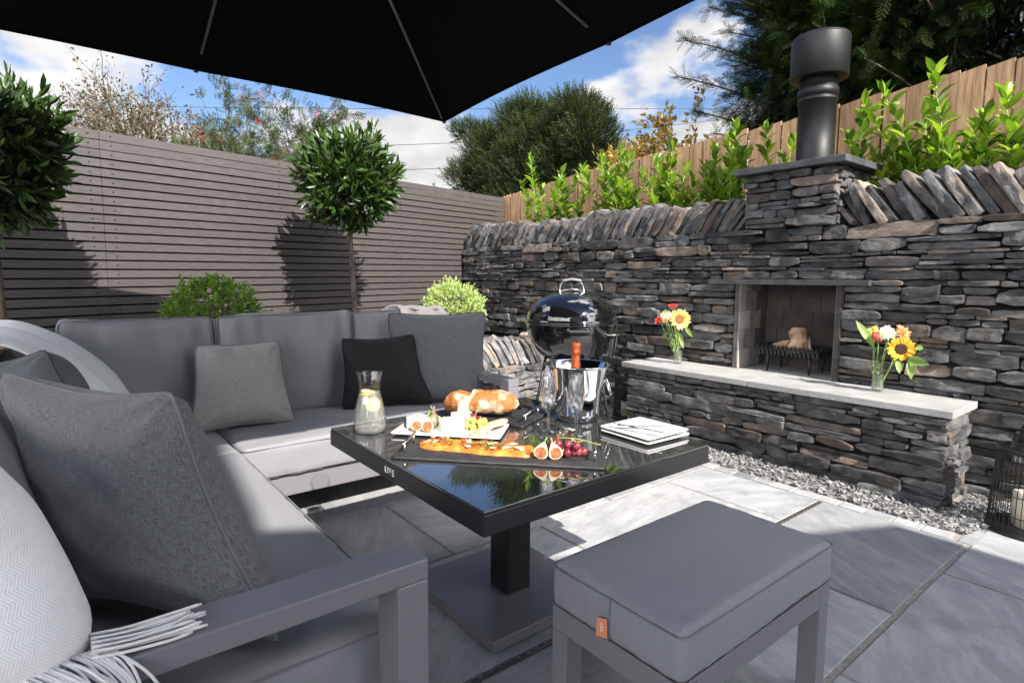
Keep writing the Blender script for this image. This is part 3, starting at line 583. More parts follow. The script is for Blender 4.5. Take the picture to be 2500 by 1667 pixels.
while x < 1.9:
    wd = .150 if x > -6.1 else .07; z = np.interp(x+wd/2, [t[0]*YF/4.8 for t in tops], [1.2+(t[1]-1.2)*YF/4.8 for t in tops])+RS.uniform(-.008, .008)
    t = RS.uniform(.85, 1.15); gp = RS.uniform(.008, .014); tl = RS.normal(0, .004)
    V = [(x, YF, 1.3), (x+wd-gp, YF, 1.3), (x+wd-gp+tl, YF, z+.012), (x+tl, YF, z-.012)]; V = V+[(p, q+.018, s_) for p, q, s_ in V]
    b.add(V, [(0, 1, 2, 3), (5, 4, 7, 6), (3, 2, 6, 7), (0, 3, 7, 4), (1, 5, 6, 2)], c=(t, 0, 0)); x += wd
b.build('boards', M['wood'], wf, smooth=False)
b = MB()
for z in (1.6, 2.1): box(b, -6.2, 1.9, YF+.02, YF+.065, z, z+.08)
b.build('rails', M['wood'], wf, smooth=False)
# ------------------------------------------------------------------ foliage tools
def frames(D, up=None):
    D = D/np.linalg.norm(D, axis=1)[:, None]; U = RS.normal(size=D.shape) if up is None else np.asarray(up, float)*np.ones_like(D)+RS.normal(size=D.shape)*.25
    S = np.cross(U, D); S /= np.linalg.norm(S, axis=1)[:, None]+1e-9; Nn = np.cross(D, S); return np.stack([D, S, Nn], -1)
def scatter(mb, T, pos, D, s, tone, up=None):
    V, Q, Tr = T; m, k = len(pos), len(V); s = np.asarray(s, float).reshape(m, -1); s = s if s.shape[1] == 3 else np.repeat(s[:, :1], 3, 1)
    F = frames(np.asarray(D, float), up); W = np.einsum('nij,nkj->nki', F, V[None]*s[:, None])+np.asarray(pos)[:, None]
    off = (np.arange(m)*k)[:, None, None]
    C = np.zeros((m, k, 3)); C[:, :, 0] = np.asarray(tone)[:, None]
    mb.add(W.reshape(-1, 3), (Q[None]+off).reshape(-1, 4) if len(Q) else None, (Tr[None]+off).reshape(-1, 3) if len(Tr) else None, c=C.reshape(-1, 3)); return mb
E3 = np.zeros((0, 3), int); E4 = np.zeros((0, 4), int)
def leaf(wd, fold=.12, curl=.15, rows=(.3, .68)):
    V = [(0, 0, 0)]; prof = {.3: .85, .68: .9, .5: 1, .2: .6, .8: .65, .45: 1, .15: .55, .75: .75}
    for t in rows: w_ = prof.get(t, 1)*wd/2; z = -curl*t*t; V += [(t, -w_, z+fold*w_*2), (t, 0, z), (t, w_, z+fold*w_*2)]
    V.append((1, 0, -curl)); n = len(rows); T = [(0, 1, 2), (0, 2, 3)]; Q = []
    for i in range(n-1): a = 1+i*3; Q += [(a, a+3, a+4, a+1), (a+1, a+4, a+5, a+2)]
    a = 1+(n-1)*3; T += [(a, a+3, a+1), (a+1, a+3, a+2)]
    return np.array(V, float), np.array(Q).reshape(-1, 4), np.array(T)
LEAF = leaf(.28, .20, .12); LAUREL = leaf(.40, .16, .22, (.2, .45, .75)); SMALL = (np.array([(0, 0, 0), (.5, -.27, .07), (1, 0, -.03), (.5, .27, .07)], float), np.array([(0, 1, 2, 3)]), E3)
def ball(name, cen, r, leafT, lsize, nshoot, nleaf, m, trunk, label, cat, tone=(0, 1), point=.5, sq=1.0, group=None, gap=.0, rnd=.20):
    cen = np.array(cen, float); root = empty(name, trunk if trunk is not None else cen-np.array([0, 0, r]), label, cat, group); mb = MB()
    D = RS.normal(size=(nshoot, 3)); D /= np.linalg.norm(D, axis=1)[:, None]; rr = r*(.55+.45*RS.rand(nshoot)**.45)*(1+vn(D, 2.2, int(cen[1]*10) % 30)*rnd+vn(D, 5, 3)*rnd*.6)
    rr = rr*(1+.16*(RS.rand(nshoot) < .05)); A = D.copy(); A[:, 2] += point*RS.rand(nshoot); A += RS.normal(size=A.shape)*.3; A /= np.linalg.norm(A, axis=1)[:, None]
    for k in range(nleaf):
        t = k/nleaf; pos = cen+D*rr[:, None]*np.array([1, 1, sq])-A*(lsize*(1.5*(1-t)-.2))[..., None] if False else cen+D*rr[:, None]*np.array([1, 1, sq])-A*(lsize*(1.6*(1-t)-.4))
        Dl = A*(.45+1.0*t)+RS.normal(size=A.shape)*(.75-.35*t)
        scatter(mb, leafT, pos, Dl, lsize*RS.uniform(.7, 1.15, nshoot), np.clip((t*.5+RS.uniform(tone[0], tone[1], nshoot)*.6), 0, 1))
    mb.build('foliage', m, root, smooth=False)
    if trunk is not None:
        t = MB(); a = np.array(trunk, float); c_ = cen-np.array([0, 0, r*.4]); pts = [a+(c_-a)*q+np.array([math.sin(q*5)*.008, math.cos(q*4)*.006, 0]) for q in np.linspace(0, 1, 9)]
        tube(t, pts, np.linspace(.024, .017, 9), 10)
        for k in range(14):
            d = RS.normal(size=3); d[2] = abs(d[2])*.6; d /= np.linalg.norm(d); tube(t, [c_+(0, 0, RS.uniform(-.1, .1)), c_+d*r*.5, c_+d*r*.85+(0, 0, .05)], [.012, .007, .003], 5)
        t.build('trunk', M['bark'], root)
    return root
M['bay'] = leaf_mat('bay_leaf', (.004, .012, .002), (.042, .088, .011), .42, .12)
M['box'] = leaf_mat('box_leaf', (.03, .075, .01), (.24, .38, .05), .4, .3)
M['box2'] = leaf_mat('box_leaf_pale', (.16, .24, .07), (.62, .70, .30), .45, .3)
M['laurel'] = leaf_mat('laurel_leaf', (.05, .12, .012), (.32, .44, .05), .22, .35)
M['conif'] = leaf_mat('cypress_spray', (.004, .011, .003), (.045, .085, .012), .6, .15, .25)
M['yew'] = leaf_mat('yew_needles', (.003, .008, .002), (.045, .070, .009), .55, .15, .25)
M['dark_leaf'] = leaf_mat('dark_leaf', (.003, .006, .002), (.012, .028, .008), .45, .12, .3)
M['rowan'] = leaf_mat('rowan_leaf', (.010, .022, .005), (.055, .075, .016), .5, .25)
M['brown_leaf'] = leaf_mat('browning_leaf', (.03, .03, .014), (.12, .09, .04), .6, .25)
M['berb'] = leaf_mat('yellowing_leaf', (.14, .08, .02), (.48, .30, .06), .5, .3)
M['berry'] = mat('red_berries', (.50, .03, .012), .3)
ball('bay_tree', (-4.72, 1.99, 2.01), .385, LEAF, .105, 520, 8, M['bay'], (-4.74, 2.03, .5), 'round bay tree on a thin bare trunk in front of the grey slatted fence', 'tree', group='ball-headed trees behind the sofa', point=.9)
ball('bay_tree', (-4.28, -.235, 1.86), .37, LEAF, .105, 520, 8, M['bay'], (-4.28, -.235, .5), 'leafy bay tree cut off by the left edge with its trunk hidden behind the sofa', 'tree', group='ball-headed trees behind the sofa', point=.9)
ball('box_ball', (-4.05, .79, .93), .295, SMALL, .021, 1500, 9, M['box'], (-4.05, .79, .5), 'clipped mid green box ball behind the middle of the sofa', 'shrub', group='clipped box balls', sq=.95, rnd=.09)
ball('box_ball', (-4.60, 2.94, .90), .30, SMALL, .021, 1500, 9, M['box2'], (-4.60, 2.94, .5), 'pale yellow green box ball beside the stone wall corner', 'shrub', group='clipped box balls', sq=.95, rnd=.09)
def laurel(base, stems, label):
    root = empty('laurel_plant', base, label, 'laurel', 'young laurels along the timber fence'); fo = MB(); st = MB(); base = np.array(base, float); pos = []; D = []; S = []
    for k in range(stems[0]+2):
        h = stems[1]*RS.uniform(.55, .95) if k else stems[1]; lean = RS.normal(0, .20, 2)*(.35 if k == 0 else 1.5); lean[1] = lean[1]*.35-.06
        tip = base+np.array([lean[0]*h*1.2, lean[1]*h, h]); f = lambda t: base+(tip-base)*t+np.array([math.sin(t*4+k)*.02, 0, 0])
        tube(st, [f(t) for t in np.linspace(0, 1, 8)], np.linspace(.007, .003, 8), 6); n = int(h/.042)+2
        for i in range(n):
            t = .10+.90*i/(n-1); p = f(t)
            for q in range(2 if t < .88 else 3):
                a = i*2.4+q*2.9+RS.normal(0, .3); up = .35+.9*t*RS.uniform(.6, 1.2)+(1.5 if t > .93 else 0); D.append((math.cos(a), math.sin(a)*.9, up)); pos.append(p); S.append(RS.uniform(.11, .16)*(1.05-.25*t))
    n_ = len(pos); scatter(fo, LAUREL, np.array(pos), np.array(D), np.array(S), RS.uniform(0, 1, n_), up=(0, 0, 1))
    fo.build('foliage', M['laurel'], root, smooth=True); st.build('stems', M['stem'], root); return root
LP = [(-5.24, 1.08, 4, 'laurel nearest the corner of the two fences'), (-4.75, 0.8, 3, 'shorter laurel second from the fence corner'), (-4.15, 0.92, 4, 'upright laurel third from the fence corner'), (-3.84, 0.95, 4, 'bushy laurel fourth from the fence corner'), (-3.4, 0.9, 5, 'laurel in the middle of the long wall'), (-3.11, 0.66, 4, 'low laurel right of the middle of the long wall'), (-2.94, 0.8, 4, 'laurel third to the left of the flue'), (-2.72, 0.96, 4, 'laurel with tall leaders second to the left of the flue'), (-2.44, 0.9, 3, 'laurel close behind the left edge of the chimney cap'), (-1.76, 0.86, 5, 'laurel just right of the black flue'), (-1.52, 0.62, 5, 'low laurel behind the right side of the chimney cap'), (-1.4, 0.78, 4, 'laurel second to the right of the flue'), (-1.24, 1.02, 4, 'laurel with the tallest single leader, right of the flue'), (-1.04, 0.72, 5, 'spreading laurel near the right edge of the wall'), (-0.88, 0.8, 5, 'laurel furthest right above the leaning coping stones')]
for x, h, n, lb in LP: laurel((x, 4.55+RS.uniform(-.03, .05), 1.48), (n, h), lb+', bright green against the boards')
# conifers
def frond(nseg=11, wd=.42):
    V = []; Q = []
    def q4(p0, p1, w0, w1):
        p0, p1 = np.array(p0), np.array(p1); d = p1-p0; s = np.array([-d[1], d[0], 0]); s = s/(np.linalg.norm(s)+1e-9); k = len(V); V.extend([p0-s*w0, p0+s*w0, p1+s*w1, p1-s*w1]); Q.append((k, k+1, k+2, k+3))
    bend = lambda x: -.28*x*x
    for i in range(nseg):
        t = i/nseg; p = np.array([t, 0, bend(t)]); q4(p, (t+1/nseg, 0, bend(t+1/nseg)), .012*(1-t)+.006, .010*(1-t)+.003)
        for s in (-1, 1):
            L_ = wd*math.sin(math.pi*min(1, (t*.85+.18)))*.95; d = np.array([.72, s*.7, -.12]); e = p+d*L_; q4(p, e, .014, .004)
            for u in (.35, .6, .82):
                pp = p+d*L_*u; l2 = L_*.42*(1.1-u)+.02; q4(pp, pp+np.array([.95, s*.15, -.1])*l2, .011, .003); q4(pp, pp+np.array([.35, s*.95, -.1])*l2*.8, .011, .003)
    return np.array(V, float), np.array(Q), E3
FROND = frond(6)
def needleshoot(n=16):
    V = []; Q = []
    for i in range(n):
        t = i/n; a = i*2.1; L_ = .20*(1-.5*t); y, z = math.cos(a), math.sin(a); k = len(V)
        V += [(t, -.0, -.03), (t, 0, .03), (t+.10, y*L_, z*L_+.014), (t+.10, y*L_, z*L_-.014)]; Q.append((k, k+1, k+2, k+3))
    k = len(V); V += [(0, -.03, 0), (0, .03, 0), (1.05, .012, 0), (1.05, -.012, 0)]; Q.append((k, k+1, k+2, k+3)); return np.array(V, float), np.array(Q), E3
SHOOT = needleshoot(12)
def limb_tree(name, base, limbs, m, T, label, cat, n_per, size, tone=(.0, 1), spread=.35, droop=-.1, trunk_r=.09, group=None, lift=0.0, trunk_top=None, maxt=.15):
    """limbs: list of (start, end, thickness); sprays grow along each limb"""
    root = empty(name, base, label, cat, group); fo = MB(); tr = MB(); base = np.array(base, float)
    if trunk_top is not None: tube(tr, [base, (base+np.array(trunk_top))/2+(.03, .02, 0), trunk_top], [trunk_r, trunk_r*.7, trunk_r*.3], 9)
    P = []; D = []; S = []
    for a, b_, r_ in limbs:
        a, b_ = np.array(a, float), np.array(b_, float); v = b_-a; L_ = np.linalg.norm(v); mid = (a+b_)/2+np.array([0, 0, .08*L_])
        pts = np.array([(1-t)**2*a+2*t*(1-t)*mid+t*t*b_ for t in np.linspace(0, 1, 8)]); tube(tr, pts, np.linspace(r_, r_*.25, 8), 5)
        k = max(3, int(n_per*L_)); t = maxt+(1-maxt)*RS.rand(k)**.8; p = ((1-t)**2)[:, None]*a+(2*t*(1-t))[:, None]*mid+(t*t)[:, None]*b_
        d = v/L_*(.55+.6*t)[:, None]+RS.normal(size=(k, 3))*spread; d[:, 2] += droop+lift*t
        P.append(p+RS.normal(size=(k, 3))*.02); D.append(d); S.append(size*RS.uniform(.6, 1.15, k)*(1.1-.35*t))
    P = np.concatenate(P); D = np.concatenate(D); S = np.concatenate(S); z = RS.uniform(tone[0], tone[1], len(P))
    scatter(fo, T, P, D, S, z, up=(0, 0, 1)); fo.build('foliage', m, root, smooth=False)
    if tr.n: tr.build('trunk', M['twig'], root)
    return root
# cypress overhanging the fence behind the flue
lb = []; cen = np.array([-2.7, 6.6, 0])
def limbset(cx, cy, zs, rad, n, seedup=.25, aim=None, r0=.02):
    o = []
    for i in range(n):
        z = RS.uniform(*zs); a = RS.uniform(0, 2*np.pi); rr = rad(z)*RS.uniform(.7, 1.1); s = np.array([cx, cy, z-.3*rr]); e = np.array([cx+math.cos(a)*rr, cy+math.sin(a)*rr, z+seedup*rr]); o.append((s, e, r0))
    return o
lim = limbset(-2.75, 6.5, (2.2, 5.4), lambda z: 1.25 if z > 2.8 else 1.15, 105, .28)
lim += [((-3.1, 6.4, 2.9), (-4.45, 6.0, 3.62), .02), ((-3.1, 6.4, 3.3), (-4.25, 5.9, 3.95), .02), ((-3.1, 6.4, 2.6), (-4.15, 6.0, 3.15), .02), ((-3.0, 6.4, 3.7), (-4.05, 6.0, 4.55), .02), ((-3.0, 6.4, 2.5), (-3.9, 6.0, 2.85), .02), ((-2.9, 6.4, 3.7), (-3.75, 5.7, 4.7), .02), ((-2.6, 6.4, 3.6), (-3.0, 5.5, 4.3), .02)]
limb_tree('cypress_tree', (-2.75, 6.5, 1.5), lim, M['conif'], FROND, 'tall dark cypress with feathery drooping sprays behind the black flue', 'tree', 62, .20, spread=.60, droop=-.02, trunk_top=(-2.7, 6.5, 5.2), trunk_r=.12)
lim = limbset(-1.75, 6.3, (2.1, 4.8), lambda z: .95, 85, .15)
limb_tree('cypress_tree', (-1.75, 6.3, 1.5), lim, M['conif'], FROND, 'dark cypress whose low sprays hang over the timber fence right of the flue', 'tree', 60, .19, spread=.62, droop=-.15, trunk_top=(-1.75, 6.3, 4.5), trunk_r=.1, tone=(-.2, .8))
for cx, cy, sd_, lb_ in ((-.75, 6.6, 0, 'dark broadleaf tree rising behind the right end of the timber fence'), (.45, 6.2, 1, 'deeply shaded tree at the far right edge above the fence')):
    lim = limbset(cx, cy, (2.2, 5.0), lambda z: 1.1, 95, .3)
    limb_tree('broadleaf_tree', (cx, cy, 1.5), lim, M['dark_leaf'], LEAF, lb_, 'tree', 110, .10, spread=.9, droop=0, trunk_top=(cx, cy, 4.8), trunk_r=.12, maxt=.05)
def mass(root, ells, m, T, size, n, up=.6, tone=(0, 1), shell=.55, jit=.5, name='foliage'):
    """fill ellipsoids with shoots that point outwards and upwards"""
    fo = MB()
    for (c, r) in ells:
        c, r = np.array(c, float), np.array(r, float); k = int(n*(r[0]*r[2]+r[1]*r[2]+r[0]*r[1])/3); D = RS.normal(size=(k, 3)); D /= np.linalg.norm(D, axis=1)[:, None]
        q = shell+(1-shell)*RS.rand(k)**.5; q = q*(1+vn(D, 2.6, int(abs(c[0]*7)) % 30)*.30+vn(D, 6, 3)*.18); P = c+D*r*q[:, None]; A = D+np.array([0, 0, up])+RS.normal(size=D.shape)*jit
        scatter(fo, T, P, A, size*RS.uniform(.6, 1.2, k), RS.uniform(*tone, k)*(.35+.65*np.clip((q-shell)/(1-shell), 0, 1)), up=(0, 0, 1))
    return fo.build(name, m, root, smooth=False)
def px3(px, py, Y): v = cf_+cr_*((px-1250)/1409.2)-cu_*((py-815)/1409.2); k = Y/v.y; return np.array([v.x*k, Y, v.z*k+1.2])
YD = 6.7; yw = empty('yew_tree', (-8.0, 6.7, 1.6), 'bushy dark green yew with upswept shoots where the two fences meet', 'tree'); ms_ = .0075
el_ = [(px3(x, y, YD+dy), (rx*ms_, .6, rz*ms_)) for x, y, rx, rz, dy in ((1215, 400, 92, 88, 0), (1290, 420, 100, 110, -.2), (1380, 400, 85, 105, 0), (1395, 325, 54, 68, .1), (1300, 330, 72, 78, .1), (1290, 295, 20, 36, 0), (1425, 275, 28, 38, 0), (1170, 330, 30, 26, 0), (1165, 440, 40, 50, -.1), (1450, 345, 30, 60, 0))]
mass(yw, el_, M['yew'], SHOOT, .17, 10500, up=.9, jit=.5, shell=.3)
b = MB(); tube(b, [(-8.0, 6.7, 1.5), (-8.0, 6.7, 3.2)], [.09, .04], 8); b.build('trunk', M['twig'], yw)
for nm, el2, lbl in (('cypress_tree', [(px3(x, y, 6.3), (r_*.0044, .6, rz*.0044)) for x, y, r_, rz in ((1960, 60, 120, 130), (1930, 200, 110, 110), (2030, 250, 120, 90), (1860, 260, 60, 60), (2060, 100, 130, 140), (1990, -60, 130, 90))], 'dense inner cypress behind'),):
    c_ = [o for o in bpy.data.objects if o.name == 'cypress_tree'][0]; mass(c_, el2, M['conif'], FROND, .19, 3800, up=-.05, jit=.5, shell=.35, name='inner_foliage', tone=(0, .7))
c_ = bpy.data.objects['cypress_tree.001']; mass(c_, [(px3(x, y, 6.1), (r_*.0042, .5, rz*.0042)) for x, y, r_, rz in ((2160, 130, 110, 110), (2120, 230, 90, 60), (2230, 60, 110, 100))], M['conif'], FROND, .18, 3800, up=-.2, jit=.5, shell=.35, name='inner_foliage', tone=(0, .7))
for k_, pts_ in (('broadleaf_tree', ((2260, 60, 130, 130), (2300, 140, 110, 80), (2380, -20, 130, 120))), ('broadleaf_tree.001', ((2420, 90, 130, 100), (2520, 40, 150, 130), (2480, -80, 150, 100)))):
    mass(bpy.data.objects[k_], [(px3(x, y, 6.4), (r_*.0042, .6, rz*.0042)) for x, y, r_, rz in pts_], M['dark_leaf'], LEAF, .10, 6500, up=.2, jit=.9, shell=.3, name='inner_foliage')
def dirp(px, py, d):   # a point at distance d for a viewing direction measured in the photograph's pixels
    v = cf_+cr_*((px-1250)/1409.2)-cu_*((py-815)/1409.2); v = Vector(v)*d; return (v.x, v.y, v.z+1.2)
# brown twiggy tree and rowan beyond the slatted fence
def twiggy(name, base, top, n, m, T, size, per, label, cat, fan=.5, berries=0, rt=.02, group=None):
    root = empty(name, base, label, cat, group); fo = MB(); tr = MB(); be = MB(); base = np.array(base, float); P = []; D = []; BP = []
    def grow(p, d, L_, r_, lev):
        k = 5; pts = [p]; q = p.copy(); dd = d.copy()
        for i in range(k): dd = dd+RS.normal(size=3)*.13; dd[2] += .03; dd /= np.linalg.norm(dd); q = q+dd*L_/k; pts.append(q.copy())
        tube(tr, pts, np.linspace(r_, r_*.5, k+1), 4 if lev else 6, cap=False)
        if lev < 3:
            for j in range(RS.randint(3, 5)):
                i = RS.randint(2, k+1); nd = dd+RS.normal(size=3)*fan; nd[2] = abs(nd[2])*.8+.1; nd /= np.linalg.norm(nd); grow(pts[i], nd, L_*RS.uniform(.5, .75), r_*.55, lev+1)
        if lev >= 1:
            for j in range(per): t = RS.randint(1, k+1); P.append(pts[t]+RS.normal(size=3)*.03); D.append(dd+RS.normal(size=3)*.8)
        if berries and lev >= 2 and RS.rand() < berries: BP.append(pts[-1])
    for i in range(n):
        a = RS.uniform(0, 2*np.pi); e = RS.rand()**.7*fan*1.6; d = np.array([math.cos(a)*e, math.sin(a)*e, 1.]); d /= np.linalg.norm(d); grow(base+RS.normal(size=3)*(.05, .05, 0), d, top*RS.uniform(.4, .55), rt, 0)
    scatter(fo, T, np.array(P), np.array(D), RS.uniform(.7, 1.2, len(P))*size, RS.rand(len(P))); fo.build('foliage', m, root, smooth=False); tr.build('branches', M['twig'], root)
    if berries:
        sp = []; 
        for p in BP:
            for j in range(9):
                c_ = p+RS.normal(size=3)*.035; r_ = .013; o_ = np.array([(0, 0, 1), (1, 0, 0), (0, 1, 0), (-1, 0, 0), (0, -1, 0), (0, 0, -1)])*r_
                be.add(c_+o_, T=[(0, 1, 2), (0, 2, 3), (0, 3, 4), (0, 4, 1), (5, 2, 1), (5, 3, 2), (5, 4, 3), (5, 1, 4)])
        be.build('berries', M['berry'], root)['kind'] = 'stuff'
    return root
def pinnate():
    V = []; Q = []
    for i in range(6):
        for s in (-1, 1):
            x = .1+i*.15; k = len(V); V += [(x, 0, 0), (x+.10, s*.13, .02), (x+.16, s*.30, -.03), (x+.03, s*.2, .0)]; Q.append((k, k+1, k+2, k+3) if s < 0 else (k+3, k+2, k+1, k))
    k = len(V); V += [(0, -.008, 0), (0, .008, 0), (1, .008, 0), (1, -.008, 0)]; Q.append((k, k+1, k+2, k+3)); return np.array(V, float), np.array(Q), E3
PINN = pinnate()
def pd(px, py, d): return np.array(dirp(px, py, d))
bt = twiggy('browning_tree', (-10.9, 1.15, .9), 3.3, 20, M['brown_leaf'], SMALL, .055, 8, 'domed twiggy browning tree beyond the left part of the slatted fence', 'tree', fan=.40, rt=.03)
mass(bt, [(pd(x, y, 11), (rx*.0078, rx*.0078, rz*.0078)) for x, y, rx, rz in ((215, 290, 92, 88), (300, 310, 80, 70), (150, 290, 50, 60), (255, 255, 60, 62), (360, 330, 50, 45))], M['brown_leaf'], SMALL, .055, 3000, up=.3, jit=.8, shell=.1, name='outer_foliage')
twiggy('rowan_tree', (-8.3, 2.15, .9), 2.85, 11, M['rowan'], PINN, .12, 9, 'rowan with red berry clusters showing above the slatted fence', 'tree', fan=.45, berries=.13, rt=.018)
twiggy('rowan_bush', (-8.2, 1.45, .9), 1.9, 7, M['rowan'], PINN, .115, 5, 'low rowan with many berries just clearing the fence top', 'tree', fan=.5, berries=.3, rt=.015)
twiggy('yellowing_shrub', (-4.75, 6.3, 1.5), 1.75, 12, M['berb'], SMALL, .085, 10, 'yellow and bronze leaved shrub beside the cypress above the timber fence', 'shrub', fan=.42, rt=.012)
twiggy('yellowing_shrub', (-5.5, 6.0, 1.6), 1.0, 3, M['berb'], SMALL, .06, 6, 'thin straggling shoots of a yellowing shrub left of the bronze shrub', 'shrub', fan=.5, rt=.009)
twiggy('distant_bush', (-19.5, 11.6, 1.0), 3.6, 6, M['rowan'], SMALL, .22, 10, 'far small bush peeping over the fence right of the ball tree', 'bush', fan=.5, rt=.04)
# wires and aerial
def wire(p0, p1, sag, label):
    b = MB(); p0, p1 = np.array(p0, float), np.array(p1, float); tube(b, [p0+(p1-p0)*t-np.array([0, 0, sag*4*t*(1-t)]) for t in np.linspace(0, 1, 24)], .016, 5); tag(b.build('overhead_wire', M['black'], loc=p0), label, 'wire', 'overhead wires crossing the sky')
wire(dirp(150, 258, 34), dirp(2100, 262, 34), .15, 'highest overhead wire running right across the sky')
wire(dirp(380, 351, 34), dirp(1950, 265, 34), .9, 'middle overhead wire passing behind the ball tree')
wire(dirp(900, 416, 34), dirp(1800, 325, 34), .5, 'lowest overhead wire beside the yew')
ae = MB(); p = np.array(dirp(705, 355, 24)); q = np.array(dirp(772, 369, 24)); tube(ae, [p, q], .012, 5)
for t in np.linspace(.02, .98, 11): c_ = p+(q-p)*t; tube(ae, [c_-(0, 0, .12), c_+(0, 0, .12)], .007, 4)
tube(ae, [q, q-np.array([0, 0, 2.6])], .02, 6)
tag(ae.build('television_aerial', M['black'], loc=p), 'thin television aerial showing above the fence left of the ball tree', 'aerial')
# ------------------------------------------------------------------ neighbouring house behind the camera that throws the patio's near shade
TE = math.tan(SUN_EL)
HX = 4.0; SH = .105*5.1; prof = lambda y: .90+.403*(3.1-SH-y)+HX*TE
ho = empty('house', (7, -3, 0), 'rendered house with slate roof whose gable shades the near end of the patio', 'house')
b = MB(); yr = -1.15; YC = 3.16-SH; ye = yr-(YC-yr); A = [(YC, -.05), (YC, prof(YC)-.05), (yr, prof(yr)-.05), (ye, prof(YC)-.05), (ye, -.05)]
V = [(HX, y, z) for y, z in A]+[(HX+8, y, z) for y, z in A]; k = 5
b.add(V, Q=[(i, (i+1) % k, k+(i+1) % k, k+i) for i in range(k)]); b.add(V, Q=[(0, 1, 2, 3)], T=[(0, 3, 4)]); b.build('walls', M['render'], ho, smooth=False)
b = MB()
for y0, z0, y1, z1 in ((yr, prof(yr), YC+.04, prof(YC+.04)), (yr, prof(yr), ye-.1, prof(YC)-.03)):
    b.add([(HX-.0, y0, z0), (HX-.0, y1, z1), (HX+8.2, y1, z1), (HX+8.2, y0, z0), (HX, y0, z0-.045), (HX, y1, z1-.045), (HX+8.2, y1, z1-.045), (HX+8.2, y0, z0-.045)], [(0, 1, 2, 3), (4, 7, 6, 5), (0, 4, 5, 1), (1, 5, 6, 2), (2, 6, 7, 3)])
b.build('roof', M['roof'], ho, smooth=False)
b = MB(); box(b, HX+.03, HX+.75, -1.00, -.22, 4.6, 7.4); box(b, HX-.02, HX+.80, -1.05, -.17, 7.401, 7.5); shade_stack = b.build('chimney', M['render'], ho, smooth=False); b = MB(); [lathe(b, [(.09, 7.501), (.085, 7.85), (.10, 7.87), (0, 7.871)], 16, (HX+.4, y, 0)) for y in (-.8, -.42)]; b.build('added_chimney_pots', M['roof'], shade_stack)  # unseen chimney added to keep the large front cushion in shade
for y, z in ((1.2, 2.6), (-3.2, 2.6), (-3.4, .9)):
    b = MB(); box(b, HX-.02, HX+.02, y-.6, y+.6, z, z+1.1); fr_ = b.build('window', M['white'], ho, smooth=False); b = MB(); box(b, HX-.026, HX-.021, y-.53, y-.03, z+.07, z+1.03); box(b, HX-.026, HX-.021, y+.03, y+.53, z+.07, z+1.03); b.build('pane', M['enamel'], fr_, smooth=False)
b = MB(); box(b, HX-.03, HX+.02, -.6, .35, 0, 2.05); b.build('door', M['alu'], ho, smooth=False)
# ------------------------------------------------------------------ parasol
pc = np.array([-2.12, .69]); hs = 1.64; cz = lambda x: 2.35+.037*(x+3.76)
pr = empty('parasol', (pc[0], -1.75, 0), 'large black square cantilever parasol over the corner sofa and table', 'parasol')
dirs = [(-1, 1), (0, 1), (1, 1), (1, 0), (1, -1), (0, -1), (-1, -1), (-1, 0)]
APEX = np.array([pc[0], pc[1], cz(pc[0])+.53])
def rimp(i, f=1.0, ins=0):
    dx, dy = dirs[i % 8]; k = 1.0 if abs(dx)+abs(dy) == 2 else .985; x, y = pc[0]+dx*hs*k, pc[1]+dy*hs*k; return np.array([x, y, cz(x)])
b = MB()
for i in range(8):
    a, c = rimp(i), rimp(i+1); G = []
    for t in np.linspace(0, 1, 9):
        row = []
        for s in np.linspace(0, 1, 9):
            e = a+(c-a)*s; sag = .05*math.sin(math.pi*s); mid = (pc[0], pc[1]); e2 = e+(np.array([mid[0], mid[1], e[2]])-e)*sag*.45
            p = APEX+(e2-APEX)*t; p[2] -= .035*math.sin(math.pi*s)*math.sin(math.pi*t)*.8; p[2] += .03*math.sin(math.pi*t); row.append(p)
        G.append(row)
    G = np.array(G); grid(b, G); G2 = G.copy(); G2[:, :, 2] += .004; grid(b, G2[:, ::-1]); 
    hem = np.array([G[-1], G[-1]-(0, 0, .012)]); grid(b, hem)
b.build('canopy', M['canopy'], pr)
for i in range(8):
    a = rimp(i); d = a-APEX; d2 = APEX+d*.10; e = APEX+d*(.965 if i % 2 == 0 else .90)
    b = MB(); tube(b, [d2-(0, 0, .03), (d2+e)/2-(0, 0, .022), e-(0, 0, .026)], [.009, .009, .007], 6); r_ = b.build('rib', M['rib'], pr)
    if i % 2 == 0 or 1: 
        b = MB(); lathe(b, [(0, -.016), (.012, -.012), (.014, .0), (.008, .014), (0, .016)], 10, a*.997+APEX*.003-(0, 0, .010)); b.build('rib_tip', M['black'], r_)
b = MB(); lathe(b, [(.02, -.16), (.05, -.14), (.06, -.05), (.05, .02), (.02, .05), (.012, .16), (0, .18)], 24, APEX-(0, 0, .02)); b.build('hub', M['alu_dark'], pr)
b = MB(); tube(b, [(pc[0], -1.75, 0), (pc[0], -1.75, 3.1)], .04, 16); b.build('mast', M['alu_dark'], pr)
b = MB(); tube(b, [(pc[0], -1.75, 3.02), (pc[0], -.6, 3.22), (pc[0], pc[1], APEX[2]+.15)], .028, 12); b.build('arm', M['alu_dark'], pr)
b = MB(); box(b, pc[0]-.45, pc[0]+.45, -2.2, -1.3, 0, .09); b.build('base', M['alu_dark'], pr, smooth=False, bevel=.01)
